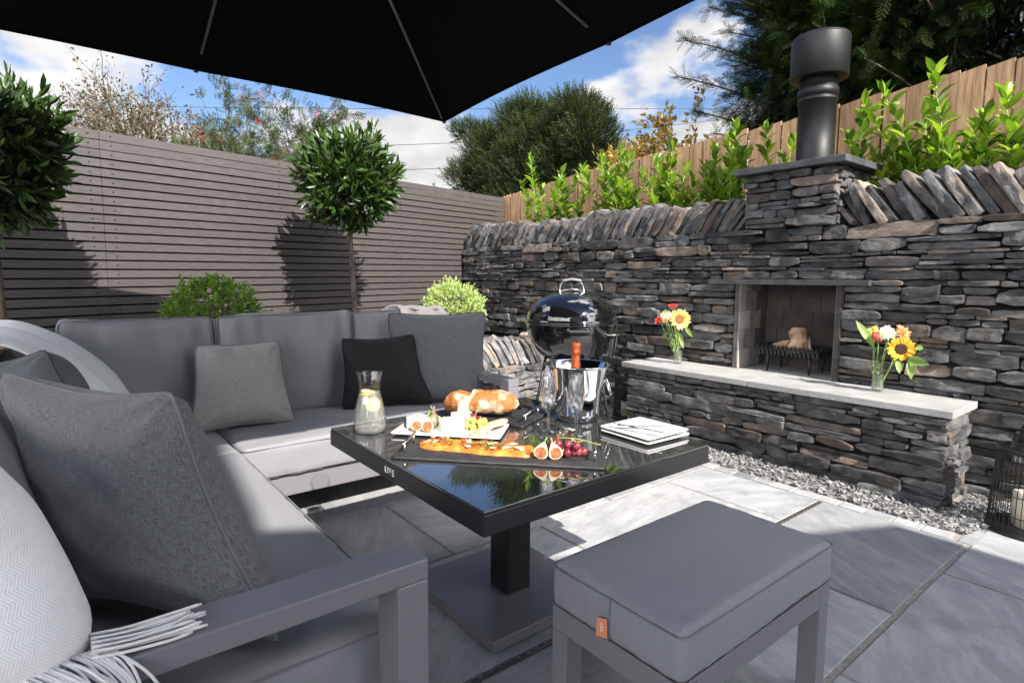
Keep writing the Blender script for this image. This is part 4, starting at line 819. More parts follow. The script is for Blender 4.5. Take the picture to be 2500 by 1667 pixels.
# ------------------------------------------------------------------ corner sofa
T_CU = cubegrid(22, 22, 10); T_HI = cubegrid(60, 60, 10); T_CB = cubegrid(44, 8, 36)
sofa = empty('corner_sofa', (-3.2, .2, 0), 'grey metal framed corner sofa with charcoal outdoor cushions', 'sofa')
def fbox(name, parts, m=M['alu'], bev=.004, par=sofa):
    b = MB()
    for p in parts: box(b, *p)
    return b.build(name, m, par, smooth=False, bevel=bev)
fbox('seat_frame', [(-3.62, -2.77, .655, 2.068, .15, .247), (-3.62, -1.142, -.22, .652, .15, .247)])
fbox('back_frame', [(-3.66, -3.625, -.25, 2.148, .18, .72), (-3.622, -1.05, -.262, -.225, .18, .70)])
fbox('arm', [(-1.14, -1.04, -.222, .60, .555, .60), (-1.14, -1.04, .527, .60, .0, .5545)])
fbox('arm', [(-3.62, -2.64, 2.07, 2.148, .555, .60), (-2.73, -2.64, 2.07, 2.148, .0, .5545)])
for x, y in ((-3.58, 2.0), (-3.58, -.16), (-2.84, .60), (-2.84, 2.0), (-1.2, -.16)): fbox('leg', [(x-.03, x+.03, y-.03, y+.03, 0, .149)])
def piping(mb, P, r=.004, n=6): tube(mb, P, r, n, cap=False)
def loop_rect(cx, cy, z, hx, hy, r, bul=0, k=10, ax='z'):
    pts = []
    for (sx_, sy_, a0) in ((1, 1, 0), (-1, 1, 90), (-1, -1, 180), (1, -1, 270)):
        for a in np.linspace(a0, a0+90, k): pts.append((cx+sx_*(hx-r)+r*math.cos(R(a)), cy+sy_*(hy-r)+r*math.sin(R(a)), z))
    return pts+[pts[0]]
def fabricate(P, V, half, seed, amp=.0022, crease=.006):
    lo = P+seed*2.3; top = np.abs(V[:, 2]) > .5
    e = np.minimum(half[0]-np.abs(P[:, 0]), half[1]-np.abs(P[:, 1])); near = np.exp(-np.clip(e, 0, 1)/.035)
    ph = vn(lo, 14, 3)*3; alongx = (half[1]-np.abs(P[:, 1]) < half[0]-np.abs(P[:, 0])); q = np.where(alongx, P[:, 0], P[:, 1])
    P[:, 2] += np.sign(V[:, 2])*near*np.sin(q*95+ph)*amp*top; P[:, 2] -= top*np.sign(V[:, 2])*crease*np.clip(1-np.abs(vn(lo*np.array([1, .6, 1]), 3.4, 5))*5, 0, 1)*np.clip(vn(lo, 1.8, 8)+.2, 0, 1)
    side = ~top; P[:, 1] += side*np.sign(P[:, 1])*np.sin(P[:, 0]*70+ph)*amp*.8*(np.abs(V[:, 1]) > .9); P[:, 0] += side*np.sign(P[:, 0])*np.sin(P[:, 1]*70+ph)*amp*.8*(np.abs(V[:, 0]) > .9)
    return P
def seat_cushion(x0, x1, y0, y1, z0=.25, z1=.418, seed=0, par=sofa, fr=M['seat_fabric'], amp=.006):
    half = ((x1-x0)/2, (y1-y0)/2, (z1-z0)/2); P, Q = rbox(T_HI, half, .028, bulge=(.006, .006, .014)); P = fabricate(P, T_HI[0], half, seed); lo = P+seed*1.7
    P = P+np.stack([vn(lo, 7, k)*amp+vn(lo, 19, k+3)*amp*.35 for k in range(3)], -1); c = np.array([(x0+x1)/2, (y0+y1)/2, (z0+z1)/2])
    b = MB(); b.add(P+c, Q); o = b.build('seat_cushion', fr, par); b = MB()
    for z, g_ in ((z1-.012, .001), (z0+.02, .001)): piping(b, loop_rect(c[0], c[1], z, half[0]+g_, half[1]+g_, .03), .0028)
    b.build('seam', M['seam'], o); return o
M['seam'] = mat('seam_thread', (.15, .15, .165), .7)
seat_cushion(-3.60, -2.745, .63, 2.065, seed=1); seat_cushion(-3.60, -2.745, -.20, .622, seed=2); seat_cushion(-2.738, -1.145, -.20, .618, seed=3)
def back_cushion(cx, cy, cz_, wid, hgt, thk, ang, lean, seed=0, wr=.017):
    """ang: heading of the face normal about z, lean: backwards tilt"""
    P, Q = rbox(T_CB, (wid/2, thk/2, hgt/2), .038, bulge=(.008, .035, .012)); lo = P+seed*3.1; V = T_CB[0]
    P = P+np.stack([vn(lo, 5, 1)*wr*.6, vn(lo, 6, 2)*wr+vn(lo*np.array([2.2, 1, .6]), 9, 4)*wr*.5, vn(lo, 4.5, 3)*wr], -1)
    P[:, 2] += np.clip(V[:, 2], 0, 1)**2*vn(lo*np.array([1, .01, .01]), 4, 7)*.018; P[:, 2] += .018*np.clip(V[:, 2], 0, 1)**3*np.abs(V[:, 0])**4; P[:, 1] += .012*np.clip(1-np.abs(vn(lo*np.array([1, 1, .7]), 3.6, 11))*5, 0, 1)*np.clip(vn(lo, 1.7, 9)+.25, 0, 1)*(V[:, 1] < 0)
    nrm = lambda p: p
    def tf(p):
        p = np.asarray(p, float).copy(); y = p[:, 1]*math.cos(lean)-p[:, 2]*math.sin(lean)*-1; z = -p[:, 1]*math.sin(lean)*-1+p[:, 2]*math.cos(lean) if False else p[:, 2]*math.cos(lean)-p[:, 1]*math.sin(lean)
        y = p[:, 1]*math.cos(lean)+p[:, 2]*math.sin(lean); ca, sa = math.cos(ang), math.sin(ang)
        return np.stack([p[:, 0]*ca-y*sa+cx, p[:, 0]*sa+y*ca+cy, z+cz_], -1)
    b = MB(); b.add(tf(P), Q); o = b.build('back_cushion', M['seat_fabric'], sofa)
    lp = [(x, -thk/2+.018, z) for x, z, _ in loop_rect(0, 0, 0, wid/2+.002, hgt/2+.004, .035)]; lp = np.array(lp); b = MB(); piping(b, tf(lp), .0034); b.build('piping', M['seam'], o)
# faces look along +x for the far wing: local -y is the face
AX = R(90)
for cy, wd, sd_ in ((.335, .66, 1), (1.055, .75, 2), (1.765, .64, 3)): back_cushion(-3.44, cy, .69, wd, .56, .17, AX, R(9), sd_)
for cx, wd, sd_ in ((-1.56, .72, 4), (-2.33, .76, 5), (-3.0, .56, 6)): back_cushion(cx, -.145, .635, wd, .47, .16, R(180), R(22), sd_)
# ------------------------------------------------------------------ scatter cushions
def pillow(name, C, label, m, pipe, t=.15, pinch=.09, seed=0, wr=.012, group='scatter cushions on the sofa', n=44, sag=0.0, body=.5, slump=0, puff=0):
    """C = corners bottom-right, top-right, top-left, bottom-left as seen from the front"""
    BR, TR, TL, BL = [np.array(c, float) for c in C]; u = np.linspace(-1, 1, n); U, W = np.meshgrid(u, u, indexing='ij')
    def place(U, W, D):
        U = U*(1-.07*np.abs(np.clip(U, -1, 1))**6*np.abs(np.clip(W, -1, 1))**6); W = W*(1-.07*np.abs(np.clip(U, -1, 1))**6*np.abs(np.clip(W, -1, 1))**6); uu = U*(1-pinch*np.clip(1-W**2, 0, 1)*np.abs(U)**1.0); ww = W*(1-pinch*np.clip(1-U**2, 0, 1)*np.abs(W)**1.0)
        a = ((uu+1)/2)[..., None]; c = ((ww+1)/2)[..., None]
        p = (BL*(1-a)+BR*a)*(1-c)+(TL*(1-a)+TR*a)*c; ex = (BR+TR-BL-TL)/2; ey = (TL+TR-BL-BR)/2; nn = np.cross(ex, ey); nn /= np.linalg.norm(nn)
        return p+nn*D[..., None], nn
    th = ((1-np.abs(U)**2.6)*(1-np.abs(W)**2.6)); th = np.clip(th, 0, 1)**body*t/2
    loc = np.stack([U, W, U*0], -1); wk = vn(loc, 2.2, seed)*.7+vn(loc, 5, seed+1)*.35
    cor = (np.abs(U*W))**1.5; rad = np.sin(np.arctan2(1-np.abs(U), 1-np.abs(W)+1e-3)*9+seed)*cor
    wk = wk+rad*.9; wk *= np.clip(th/(t/2)*2.5, 0, 1)
    low = slump*np.clip(-W, 0, 1)
    F, nn = place(U, W, th*(1+low)+wk*wr); rr_ = np.maximum(np.abs(U), np.abs(W)); pf_ = 1+puff*np.sin(np.pi*np.clip(1-rr_, 0, 1)**.7)*(1-np.minimum(np.abs(U), np.abs(W))**3); Bk, _ = place(np.clip(U*pf_, -1.25, 1.25), np.clip(W*pf_, -1.25, 1.25), -th*(1+low)*(1+puff)+wk*wr*.6); uv = np.stack([U, W], -1)*np.linalg.norm(BR-BL)/.5*.5
    c0 = (BR+TR+TL+BL)/4; b = MB(); grid(b, F, uv=uv); grid(b, Bk[:, ::-1], uv=uv[:, ::-1]); 
    root = empty(name, c0, label, 'cushion', group); b.build('cover', m, root)
    e = []; k = 40
    for s in np.linspace(-1, 1, k): e.append((s, -1))
    for s in np.linspace(-1, 1, k)[1:]: e.append((1, s))
    for s in np.linspace(1, -1, k)[1:]: e.append((s, 1))
    for s in np.linspace(1, -1, k)[1:]: e.append((-1, s))
    e = np.array(e); P, _ = place(e[:, 0], e[:, 1], e[:, 0]*0)
    b = MB(); piping(b, P, .0045, 8); b.build('piping', pipe, root); return root
pillow('scatter_cushion', ((-1.155, .34, .435), (-1.50, .205, .945), (-1.98, -.13, .965), (-1.66, .02, .43)), 'large grey linen cushion with piped edge filling the left foreground', M['linen_grey'], M['piping_grey'], t=.24, pinch=.16, seed=3, wr=.022, n=70, body=.6, puff=.20, slump=.25)
pillow('scatter_cushion', ((-3.10, .985, .42), (-3.245, .955, .86), (-3.245, .535, .86), (-3.12, .47, .43)), 'light grey linen cushion leaning on the gap between two back cushions', M['linen_light'], M['piping_grey'], t=.17, pinch=.10, seed=5, body=.62)
pillow('scatter_cushion', ((-2.98, 1.78, .43), (-3.14, 1.72, .86), (-3.27, 1.30, .845), (-3.17, 1.25, .43)), 'black velvet cushion in front of the slate grey one', M['velvet_black'], M['velvet_black'], t=.17, pinch=.13, seed=8, body=.62)
pillow('scatter_cushion', ((-2.90, 2.10, .425), (-3.17, 2.30, .98), (-3.33, 1.62, .985), (-3.12, 1.55, .43)), 'big slate grey linen cushion leaning in the far corner beside the arm', M['linen_slate'], M['piping_dark'], t=.18, pinch=.11, seed=2, body=.62)
pillow('scatter_cushion', ((-2.092, 0.075, 0.764), (-2.277, -0.029, 0.974), (-2.58, -0.226, 0.917), (-2.411, -0.13, 0.69)), 'dark grey cushion half hidden behind the large foreground cushion', M['linen_slate'], M['piping_dark'], t=.20, pinch=.16, seed=12, body=.6, puff=.15)
pillow('scatter_cushion', ((-2.45, -.02, .60), (-2.56, -.05, .88), (-2.80, -.28, .90), (-2.70, -.24, .60)), 'corner of a bluish grey cushion at the left edge under the pale throw', M['linen_slate'], M['piping_dark'], t=.14, pinch=.1, seed=15)
# ------------------------------------------------------------------ throws
def sheet(name, P, m, label, thick=.006, uvs=(1, 1), parent=None, cat='throw', seed=0, group=None):
    P = np.asarray(P, float); n1_, n2_, _ = P.shape; U, W = np.meshgrid(np.linspace(0, uvs[0], n1_), np.linspace(0, uvs[1], n2_), indexing='ij'); uv = np.stack([U, W], -1)
    du = np.gradient(P, axis=0); dw = np.gradient(P, axis=1); nn = np.cross(du, dw); nn /= np.linalg.norm(nn, axis=2)[..., None]+1e-9
    b = MB(); grid(b, P+nn*thick/2, uv=uv); grid(b, (P-nn*thick/2)[:, ::-1], uv=uv[:, ::-1])
    ed = np.concatenate([P[0], P[1:, -1], P[-1, ::-1][1:], P[::-1, 0][1:]]); tube(b, ed, thick*.6, 6, cap=False)
    return b
def spline(pts, n):
    pts = np.array(pts, float); s = np.r_[0, np.cumsum(np.linalg.norm(np.diff(pts, axis=0), axis=1))]; s /= s[-1]; t = np.linspace(0, 1, n); q = np.stack([np.interp(t, s, pts[:, k]) for k in range(pts.shape[1])], -1)
    for _ in range(3): q[1:-1] = (q[:-2]+2*q[1:-1]+q[2:])/4
    return q
# foreground herringbone throw hanging over the arm end of the near back rest
tr = empty('fringed_throw', (-1.1, -.2, .6), 'cream herringbone throw with a long knotted fringe draped over the near arm of the sofa', 'throw')
prof_v = spline([(-.01, .575), (.005, .62), (-.02, .72), (-.065, .85), (-.115, .93), (-.17, .97), (-.24, .96), (-.30, .88)], 40)   # y,z front edge going up and over
G = []
for (y, z) in prof_v:
    row = []; 
    hcur = spline([(-1.24, -.03, 0), (-1.20, .012, 0), (-1.16, .022, 0), (-1.105, .012, 0), (-1.075, -.02, 0), (-1.06, -.08, 0), (-1.045, -.2, 0), (-1.02, -.35, 0), (-1.0, -.5, 0), (-1.0, -.62, 0)], 60)
    for x, dy, _ in hcur:
        side = np.clip((x+1.16)/.1, 0, 1); zz = z-(.03+.35*max(0, -dy-.1))*side*.2
        row.append((x+.012*math.sin(z*22+dy*9)*side, y+dy, zz+.01*math.sin(dy*17)))
    G.append(row)
G = np.array(G); G += np.stack([vn(G, 7, 1), vn(G, 7, 2), vn(G, 7, 3)], -1)*.007
# lower skirt continuing down the outside of the arm behind the fringe
low = []
for q in np.linspace(1, 0, 14)[:-1]:
    base = G[0].copy(); drop = .26*q; side = np.clip((base[:, 0]+1.10)/.06, 0, 1); base[:, 2] -= drop*side; base[:, 0] += .05*q*side; low.append(base)
G = np.concatenate([np.array(low), G]); b = sheet('x', G, None, '', uvs=(1.0, 1.15)); b.build('blanket', M['throw'], tr)
def yarn(mb, pts, r=.0042): tube(mb, spline(pts, 16), np.r_[np.full(13, r), r*1.15, r*1.3, r*.7], 7)
b = MB()
for k in range(16):     # tassels lying forwards along the arm top
    x0 = -1.118+.0046*k; z0 = .604+.004*(k % 3); yarn(b, [(x0, .015, z0+.012), (x0+.003, .06, z0+.006), (x0+RS.normal(0, .004), .12, z0+.002), (x0-.004+RS.normal(0, .006), .165+RS.uniform(-.02, .02), z0+.001)], .0026)
for k in range(52):     # tassels falling over the arm side
    y0 = .03-.0048*k; x0 = -1.055+RS.normal(0, .004)+.003*k*.2; e = RS.uniform(.8, 1.2); sw_ = RS.normal(.02, .02)
    yarn(b, [(x0-.02, y0, .615), (x0+.012, y0+.025, .612), (x0+.034, y0+.045+sw_*.5, .575), (x0+.040, y0+.055+sw_, .50*1.0), (x0+.045, y0+.05+sw_*1.4, .44-.02*e)], .0025)
b.build('fringe', M['wool'], tr)
# pale throw draped over the inner corner cushions
tp = MB(); G = []
for i, x in enumerate(np.linspace(-2.36, -3.42, 40)):
    f = i/39; pr_ = spline([(-.36, .80), (-.30, .955), (-.22, 1.0), (-.13, .985), (-.03+.05*f, .90), (.07+.08*f, .78), (.14+.10*f, .66), (.20+.12*f, .55), (.30+.10*f, .43)], 34)
    fold = .018*math.sin(f*16)+.012*math.sin(f*31+1); row = [(x+.03*math.sin(j*.25+f*5), y+fold*math.sin(j/34*3.1), z+fold*.5) for j, (y, z) in enumerate(pr_)]; G.append(row)
G = np.array(G); G[:, :, 0] += -.10*np.linspace(0, 1, 34)[None]*np.linspace(0, 1, 40)[:, None]
b = sheet('x', G, None, '', uvs=(1.4, 1.1), thick=.008); o = b.build('throw', M['throw_plain'], loc=(-2.7, -.1, .9)); tag(o, 'plain pale grey throw laid over the inside corner of the sofa at the left edge', 'throw', 'blankets on the sofa')
G = []
for i, y in enumerate(np.linspace(1.74, 2.12, 26)):
    f = i/25; pr_ = spline([(-3.33, .93), (-3.40, .985), (-3.47, 1.005+.012*math.sin(f*9)), (-3.56, .985), (-3.63, .93), (-3.68, .74)], 20)
    G.append([(x+.01*math.sin(f*14), y+.03*math.sin(j*.4+f*3), z+.016*math.sin(f*12+j*.3)-.05*max(0, f-.7)) for j, (x, z) in enumerate(pr_)])
b = sheet('x', np.array(G), None, '', uvs=(.5, .6), thick=.01); M['throw_cream'] = fabric('cream_throw', (.55, .47, .43), (.74, .68, .64), 260, bump=.25)
o = b.build('throw', M['throw_cream'], loc=(-3.5, 2.0, .95)); tag(o, 'folded cream throw over the sofa back behind the big slate grey cushion', 'throw', 'blankets on the sofa')
# ------------------------------------------------------------------ table
tb = empty('table', (-1.635, 1.29, 0), 'square pedestal table with dark glass top laid with food and glasses', 'table')
tx0, tx1, ty0, ty1 = -2.143, -1.126, .806, 1.785
fbox('tabletop_frame', [(tx0, tx1, ty0, ty1, .553, .6105)], M['alu_dark'], .003, tb)
M['top_glass'] = mat('dark_table_glass', (.028, .030, .029), .015, spec=1.0, coat=1); b = MB(); box(b, tx0+.002, tx1-.002, ty0+.002, ty1-.002, .6115, .620); b.build('glass_top', M['top_glass'], tb, smooth=False, bevel=.002)
fbox('column', [(-1.685, -1.578, 1.238, 1.345, .046, .552)], M['alu_dark'], .003, tb)
fbox('base_plate', [(-1.925, -1.39, 1.035, 1.555, .006, .045)], M['alu'], .003, tb)
M['lettering'] = mat('pale_lettering', (.45, .45, .45), .5)
def text(name, s, size, mtx, m, par, extrude=.0006, spacing=1.3):
    cu = bpy.data.curves.new(name, 'FONT'); cu.body = s; cu.size = size; cu.extrude = extrude; cu.space_character = spacing; cu.align_x = 'CENTER'; cu.align_y = 'CENTER'
    o = bpy.data.objects.new(name, cu); sc.collection.objects.link(o); bpy.context.view_layer.update(); me = bpy.data.meshes.new_from_object(o.evaluated_get(bpy.context.evaluated_depsgraph_get())); bpy.data.objects.remove(o)
    me.transform(mtx); o = bpy.data.objects.new(name, me); sc.collection.objects.link(o); me.materials.append(m); o.parent = par; o.matrix_parent_inverse = Matrix.Translation(-Vector(par.location)); return o
# -y face of the frame: text reads left to right along +x
text('lettering', 'LIFE', .030, Matrix.Translation((-1.64, ty0-.0015, .584)) @ Matrix.Rotation(R(90), 4, 'X'), M['lettering'], tb)
# ------------------------------------------------------------------ bench stool
stl = empty('stool', (-.87, 1.34, 0), 'grey upholstered bench stool with square metal legs in the right foreground', 'stool')
half = (.203, .358, .062); P, Q = rbox(T_HI, half, .022, bulge=(.004, .006, .015)); P = fabricate(P, T_HI[0], half, 7, .0016, .003); P = P+np.stack([vn(P, 6, k) for k in range(3)], -1)*.0025
b = MB(); c = np.array([-.868, 1.343, .402]); b.add(P+c, Q); cu_o = b.build('seat_cushion', M['seat_fabric'], stl)
b = MB()
for z in (.452, .349): piping(b, loop_rect(c[0], c[1], z, .2055, .361, .022), .0022)
tube(b, [(-.86, c[1]-.3655, .452), (-.86, c[1]-.366, .40), (-.86, c[1]-.3655, .349)], .0016, 5)
b.build('seam', M['seam'], cu_o)
M['orange'] = mat('orange_label', (.55, .20, .10), .6); b = MB(); lt = np.array([(-.889, c[1]-.3745, .401), (-.864, c[1]-.3672, .405), (-.862, c[1]-.3672, .358), (-.891, c[1]-.376, .356)]); b.add(np.r_[lt, lt+(0, -.0012, 0)], [(0, 1, 2, 3), (7, 6, 5, 4), (0, 4, 5, 1), (1, 5, 6, 2), (2, 6, 7, 3), (3, 7, 4, 0)]); lbo = b.build('label', M['orange'], cu_o, smooth=False); text('lettering', 'LIFE', .0125, Matrix.Translation((-.8770, c[1]-.3722, .380)) @ Matrix.Rotation(R(18), 4, 'Z') @ Matrix.Rotation(R(90), 4, 'X') @ Matrix.Rotation(R(-90), 4, 'Z'), M['white'], cu_o, spacing=1.05)
fbox('frame', [(-1.068, -.668, .99, 1.045, .28, .339), (-1.068, -.668, 1.64, 1.696, .28, .339), (-1.068, -1.012, 1.046, 1.639, .28, .339), (-.724, -.668, 1.046, 1.639, .28, .339), (-1.01, -.726, 1.046, 1.639, .325, .338)], M['alu'], .002, stl)
for x in (-1.068, -.724):
    for y in (.99, 1.64): fbox('leg', [(x, x+.056, y, y+.056, 0, .279)], M['alu'], .002, stl)
# ------------------------------------------------------------------ barbecue
bx, by, rim = -3.10, 3.02, .875; SR = .335
bq = empty('kettle_barbecue', (bx, by, 0), 'glossy black kettle barbecue standing between the sofa and the stone wall', 'barbecue')
b = MB(); lathe(b, [(SR*math.cos(a), rim-.01-.315*math.sin(a)**.95*1.0) for a in np.linspace(0, math.pi/2, 18)], 64, (bx, by, 0)); bw = b.build('bowl', M['enamel'], bq)
b = MB(); lathe(b, [(SR+.004, rim-.012), (SR+.012, rim-.008), (SR+.014, rim+.0), (SR+.004, rim+.004)], 64, (bx, by, 0)); b.build('rim', M['enamel'], bw)
b = MB(); lathe(b, [(SR+.010, rim+.004), (SR+.012, rim+.012), (SR+.002, rim+.018)]+[(SR*math.cos(a)**.85, rim+.018+.205*math.sin(a)) for a in np.linspace(.06, math.pi/2, 20)], 64, (bx, by, 0)); ld = b.build('lid', M['enamel'], bq)
rv = np.array([cr_.x, cr_.y, 0]); rv /= np.linalg.norm(rv); fv = np.array([cf_.x, cf_.y, 0]); fv /= np.linalg.norm(fv)
b = MB(); H0 = np.array([bx, by, rim+.215]); ps = [H0-rv*.088-fv*.02+(0, 0, -.01), H0-rv*.092+(0, 0, .03), H0-rv*.072+(0, 0, .085), H0+rv*.0+(0, 0, .095), H0+rv*.072+(0, 0, .085), H0+rv*.092+(0, 0, .03), H0+rv*.088-fv*.02+(0, 0, -.01)]
tube(b, spline(ps, 26), .004, 8); b.build('lid_handle', M['brush'], ld)
b = MB(); tube(b, spline([H0-rv*.085+(0, 0, .006), H0-rv*.04-fv*.03+(0, 0, .026), H0+rv*.04-fv*.03+(0, 0, .026), H0+rv*.085+(0, 0, .006)], 16), .006, 8); b.build('heat_shield', M['brush'], ld)
b = MB(); tube(b, spline([H0-rv*.07+(0, 0, .088), H0+(0, 0, .102), H0+rv*.07+(0, 0, .088)], 12), .012, 10); b.build('grip', M['alu'], ld)
vd = H0-fv*.075+(0, 0, -.018); b = MB(); lathe(b, [(0, .004), (.042, .003), (.045, 0), (.045, -.01)], 32, (0, 0, 0)); V = b.v[0]; n_ = -fv*.32+np.array([0, 0, .94]); s_ = rv; t_ = np.cross(n_, s_); b.v[0] = vd+V[:, 0][:, None]*s_+V[:, 1][:, None]*t_+V[:, 2][:, None]*n_; b.build('vent', M['brush'], ld)
b = MB()
for a in (0, 2.1, 4.2): q = vd+s_*.024*math.cos(a)+t_*.024*math.sin(a)+n_*.0045; lathe(b, [(0, .0), (.008, 0)], 12, q)
b.build('vent_holes', M['black'], ld)
b = MB(); obox(b, vd+rv*.085+(0, 0, .008), rv*.030+np.array([0, 0, -.012]), fv*.016, (0, 0, .008)); b.build('lid_tab', M['alu_dark'], ld, smooth=False, bevel=.004)
b = MB(); obox(b, np.array([bx, by, rim-.042])-fv*(SR+.035)+rv*.02, rv*.075, fv*.016, (0, 0, .011)); b.build('side_handle', M['alu_dark'], bw, smooth=False, bevel=.006)
b = MB(); tube(b, spline([np.array([bx, by, rim-.035])-fv*(SR-.01)-rv*.06, np.array([bx, by, rim-.035])-fv*(SR+.035)-rv*.062, np.array([bx, by, rim-.035])-fv*(SR+.035)+rv*.10, np.array([bx, by, rim-.035])-fv*(SR-.01)+rv*.11], 16), .004, 6); b.build('handle_wire', M['brush'], bw)
cc_ = np.array([bx, by, rim-.075])-fv*(SR*.55)+rv*(SR*.80); b = MB(); lathe(b, [(.001, -.18), (.02, -.16), (.045, -.05), (.056, -.004), (.056, 0)], 28, cc_); cup = b.build('ash_cup', M['enamel'], bq); b = MB(); lathe(b, [(.052, -.004), (.060, -.002), (.060, .004), (.050, .006), (0, .007)], 28, cc_); b.build('cup_lid', M['steel'], cup)
for d in (-rv*.9-fv*.35, rv*.9-fv*.35, fv*.9+rv*.1):
    d = d/np.linalg.norm(d); b = MB(); tube(b, [np.array([bx, by, .64])+d*.20, np.array([bx, by, .01])+d*.33], .011, 10); b.build('leg', M['alu_dark'], bq)
b = MB(); lathe(b, [(0, .53), (.09, .53), (.11, .47), (.11, .40), (0, .40)], 32, (bx, by, 0)); b.build('ash_catcher', M['brush'], bq)
b = MB(); obox(b, (bx, by, .16), rv*.26, fv*.22, (0, 0, .004)); b.build('shelf', M['black'], bq, smooth=False)
# ------------------------------------------------------------------ lanterns
def lantern(x, y, r, h, label, clabel, cr2=.043, ch_=.16, turn=0.3):
    root = empty('lantern', (x, y, 0), label, 'lantern', 'black slatted lanterns')
    b = MB(); lathe(b, [(r*1.10, .0), (r*1.12, .004), (r*1.12, .022), (r*1.09, .026), (r*.0, .026)], 48, (x, y, 0)); b.build('base', M['black'], root)
    b = MB(); lathe(b, [(r*.60, h+.0), (r*.94, h), (r*.98, h+.004), (r*.98, h+.018), (r*.90, h+.020), (r*.62, h+.016), (r*.62, h+.05), (r*.60, h+.054), (0, h+.054)], 48, (x, y, 0)); b.build('top_ring', M['black'], root)
    nb = 46; b = MB()
    for k in range(nb):
        a = k*2*math.pi/nb; c_, s_ = math.cos(a), math.sin(a); tube(b, [(x+r*1.06*c_, y+r*1.06*s_, .02), (x+r*1.02*c_, y+r*1.02*s_, h*.5), (x+r*.93*c_, y+r*.93*s_, h+.002)], .0022, 5, cap=False)
    b.build('slats', M['black'], root); b = MB()
    for z, q in ((h*.25, 1.045), (h*.5, 1.02), (h*.75, .98)):
        P = [(x+r*q*math.cos(a), y+r*q*math.sin(a), z) for a in np.linspace(0, 2*math.pi, 49)]; tube(b, P, .0024, 5, cap=False)
    b.build('hoops', M['black'], root)
    b = MB(); ca, sa = math.cos(turn), math.sin(turn); pts = []
    for a in np.linspace(-.15, math.pi+.15, 24): pts.append((x+ca*r*.55*math.cos(a), y+sa*r*.55*math.cos(a), h+.055+.115*max(0, math.sin(a))**.6+ (0 if math.sin(a) > 0 else -.02)))
    pts = np.array(pts); wv = np.array([-sa, ca, 0])*.011; G = np.array([pts-wv, pts+wv]); grid(b, G); grid(b, (G+np.array([0, 0, .002]))[::-1]); b.build('handle', M['black'], root)
    b = MB(); lathe(b, [(0, .027), (cr2, .027), (cr2, .027+ch_*.98), (cr2*.93, .027+ch_), (cr2*.6, .027+ch_*.93), (cr2*.2, .027+ch_*.90), (0, .027+ch_*.9)], 32, (x, y, 0)); V = b.v[0]; top = V[:, 2] > .027+ch_*.9; V[top, 2] += .008*np.sin(np.arctan2(V[top, 1]-y, V[top, 0]-x)*2); o = b.build('candle', M['wax'], loc=(x, y, .027)); tag(o, clabel, 'candle', 'cream pillar candles')
    b = MB(); tube(b, [(x, y, .02+ch_*.9), (x, y, .04+ch_*.9), (x+.003, y, .05+ch_*.9)], .0012, 5); b.build('wick', M['black'], o)
lantern(-.545, 3.625, .155, .385, 'black slatted lantern with strap handle at the right edge by the stone wall', 'cream pillar candle inside the lantern at the right edge', .075, .165, .9)
lantern(-3.22, 3.80, .095, .36, 'smaller black slatted lantern half hidden behind the ice bucket', 'candle inside the lantern behind the ice bucket', .035, .12, .5)
# ------------------------------------------------------------------ things on the table
TZ = .6205
def jn(V, amp, f, sd=0): V = np.asarray(V); return V+np.stack([vn(V, f, sd+k) for k in range(3)], -1)*amp
def blob(mb, c, r, amp=0, f=30, sq=(1, 1, 1), n=14, m=10, tn=(1, 0, 0), sd=0):
    P = []; 
    for i in np.linspace(-math.pi/2, math.pi/2, m): P.append([(math.cos(i)*math.cos(a), math.cos(i)*math.sin(a), math.sin(i)) for a in np.linspace(0, 2*math.pi, n, endpoint=False)])
    P = np.array(P)*r*np.array(sq)+np.asarray(c, float)
    if amp: P = jn(P, amp, f, sd)
    grid(mb, P[:, ::-1], c=tn, closed=True)
# carafe
cx, cy = -1.995, .905
ca = empty('carafe', (cx, cy, TZ), 'clear glass carafe of water with lemon at the left corner of the table', 'carafe')
prof_o = [(0, .0), (.054, .0), (.061, .006), (.062, .02), (.058, .07), (.049, .115), (.040, .145), (.0375, .165), (.039, .185), (.045, .215), (.049, .227)]
po = spline([(r, z) for r, z in prof_o], 44); pi_ = po.copy(); nrm = np.gradient(po, axis=0); nrm = np.stack([-nrm[:, 1], nrm[:, 0]], -1); nrm /= np.linalg.norm(nrm, axis=1)[:, None]; pi_ = po+nrm*.0022; pi_[:, 0] = np.clip(pi_[:, 0], 0, None); pi_[:6, 1] = np.maximum(pi_[:6, 1], .005)
b = MB(); lathe(b, [tuple(p) for p in po]+[tuple(p) for p in pi_[::-1]], 48, (cx, cy, TZ)); b.build('glass', M['glass'], ca)
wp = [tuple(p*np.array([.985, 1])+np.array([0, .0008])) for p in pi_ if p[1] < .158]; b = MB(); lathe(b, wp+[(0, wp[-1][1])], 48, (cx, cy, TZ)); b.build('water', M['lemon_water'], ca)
M['lemon'] = mat('lemon_flesh', (.85, .72, .28), .35); M['rind'] = mat('lemon_rind', (.80, .58, .04), .35)
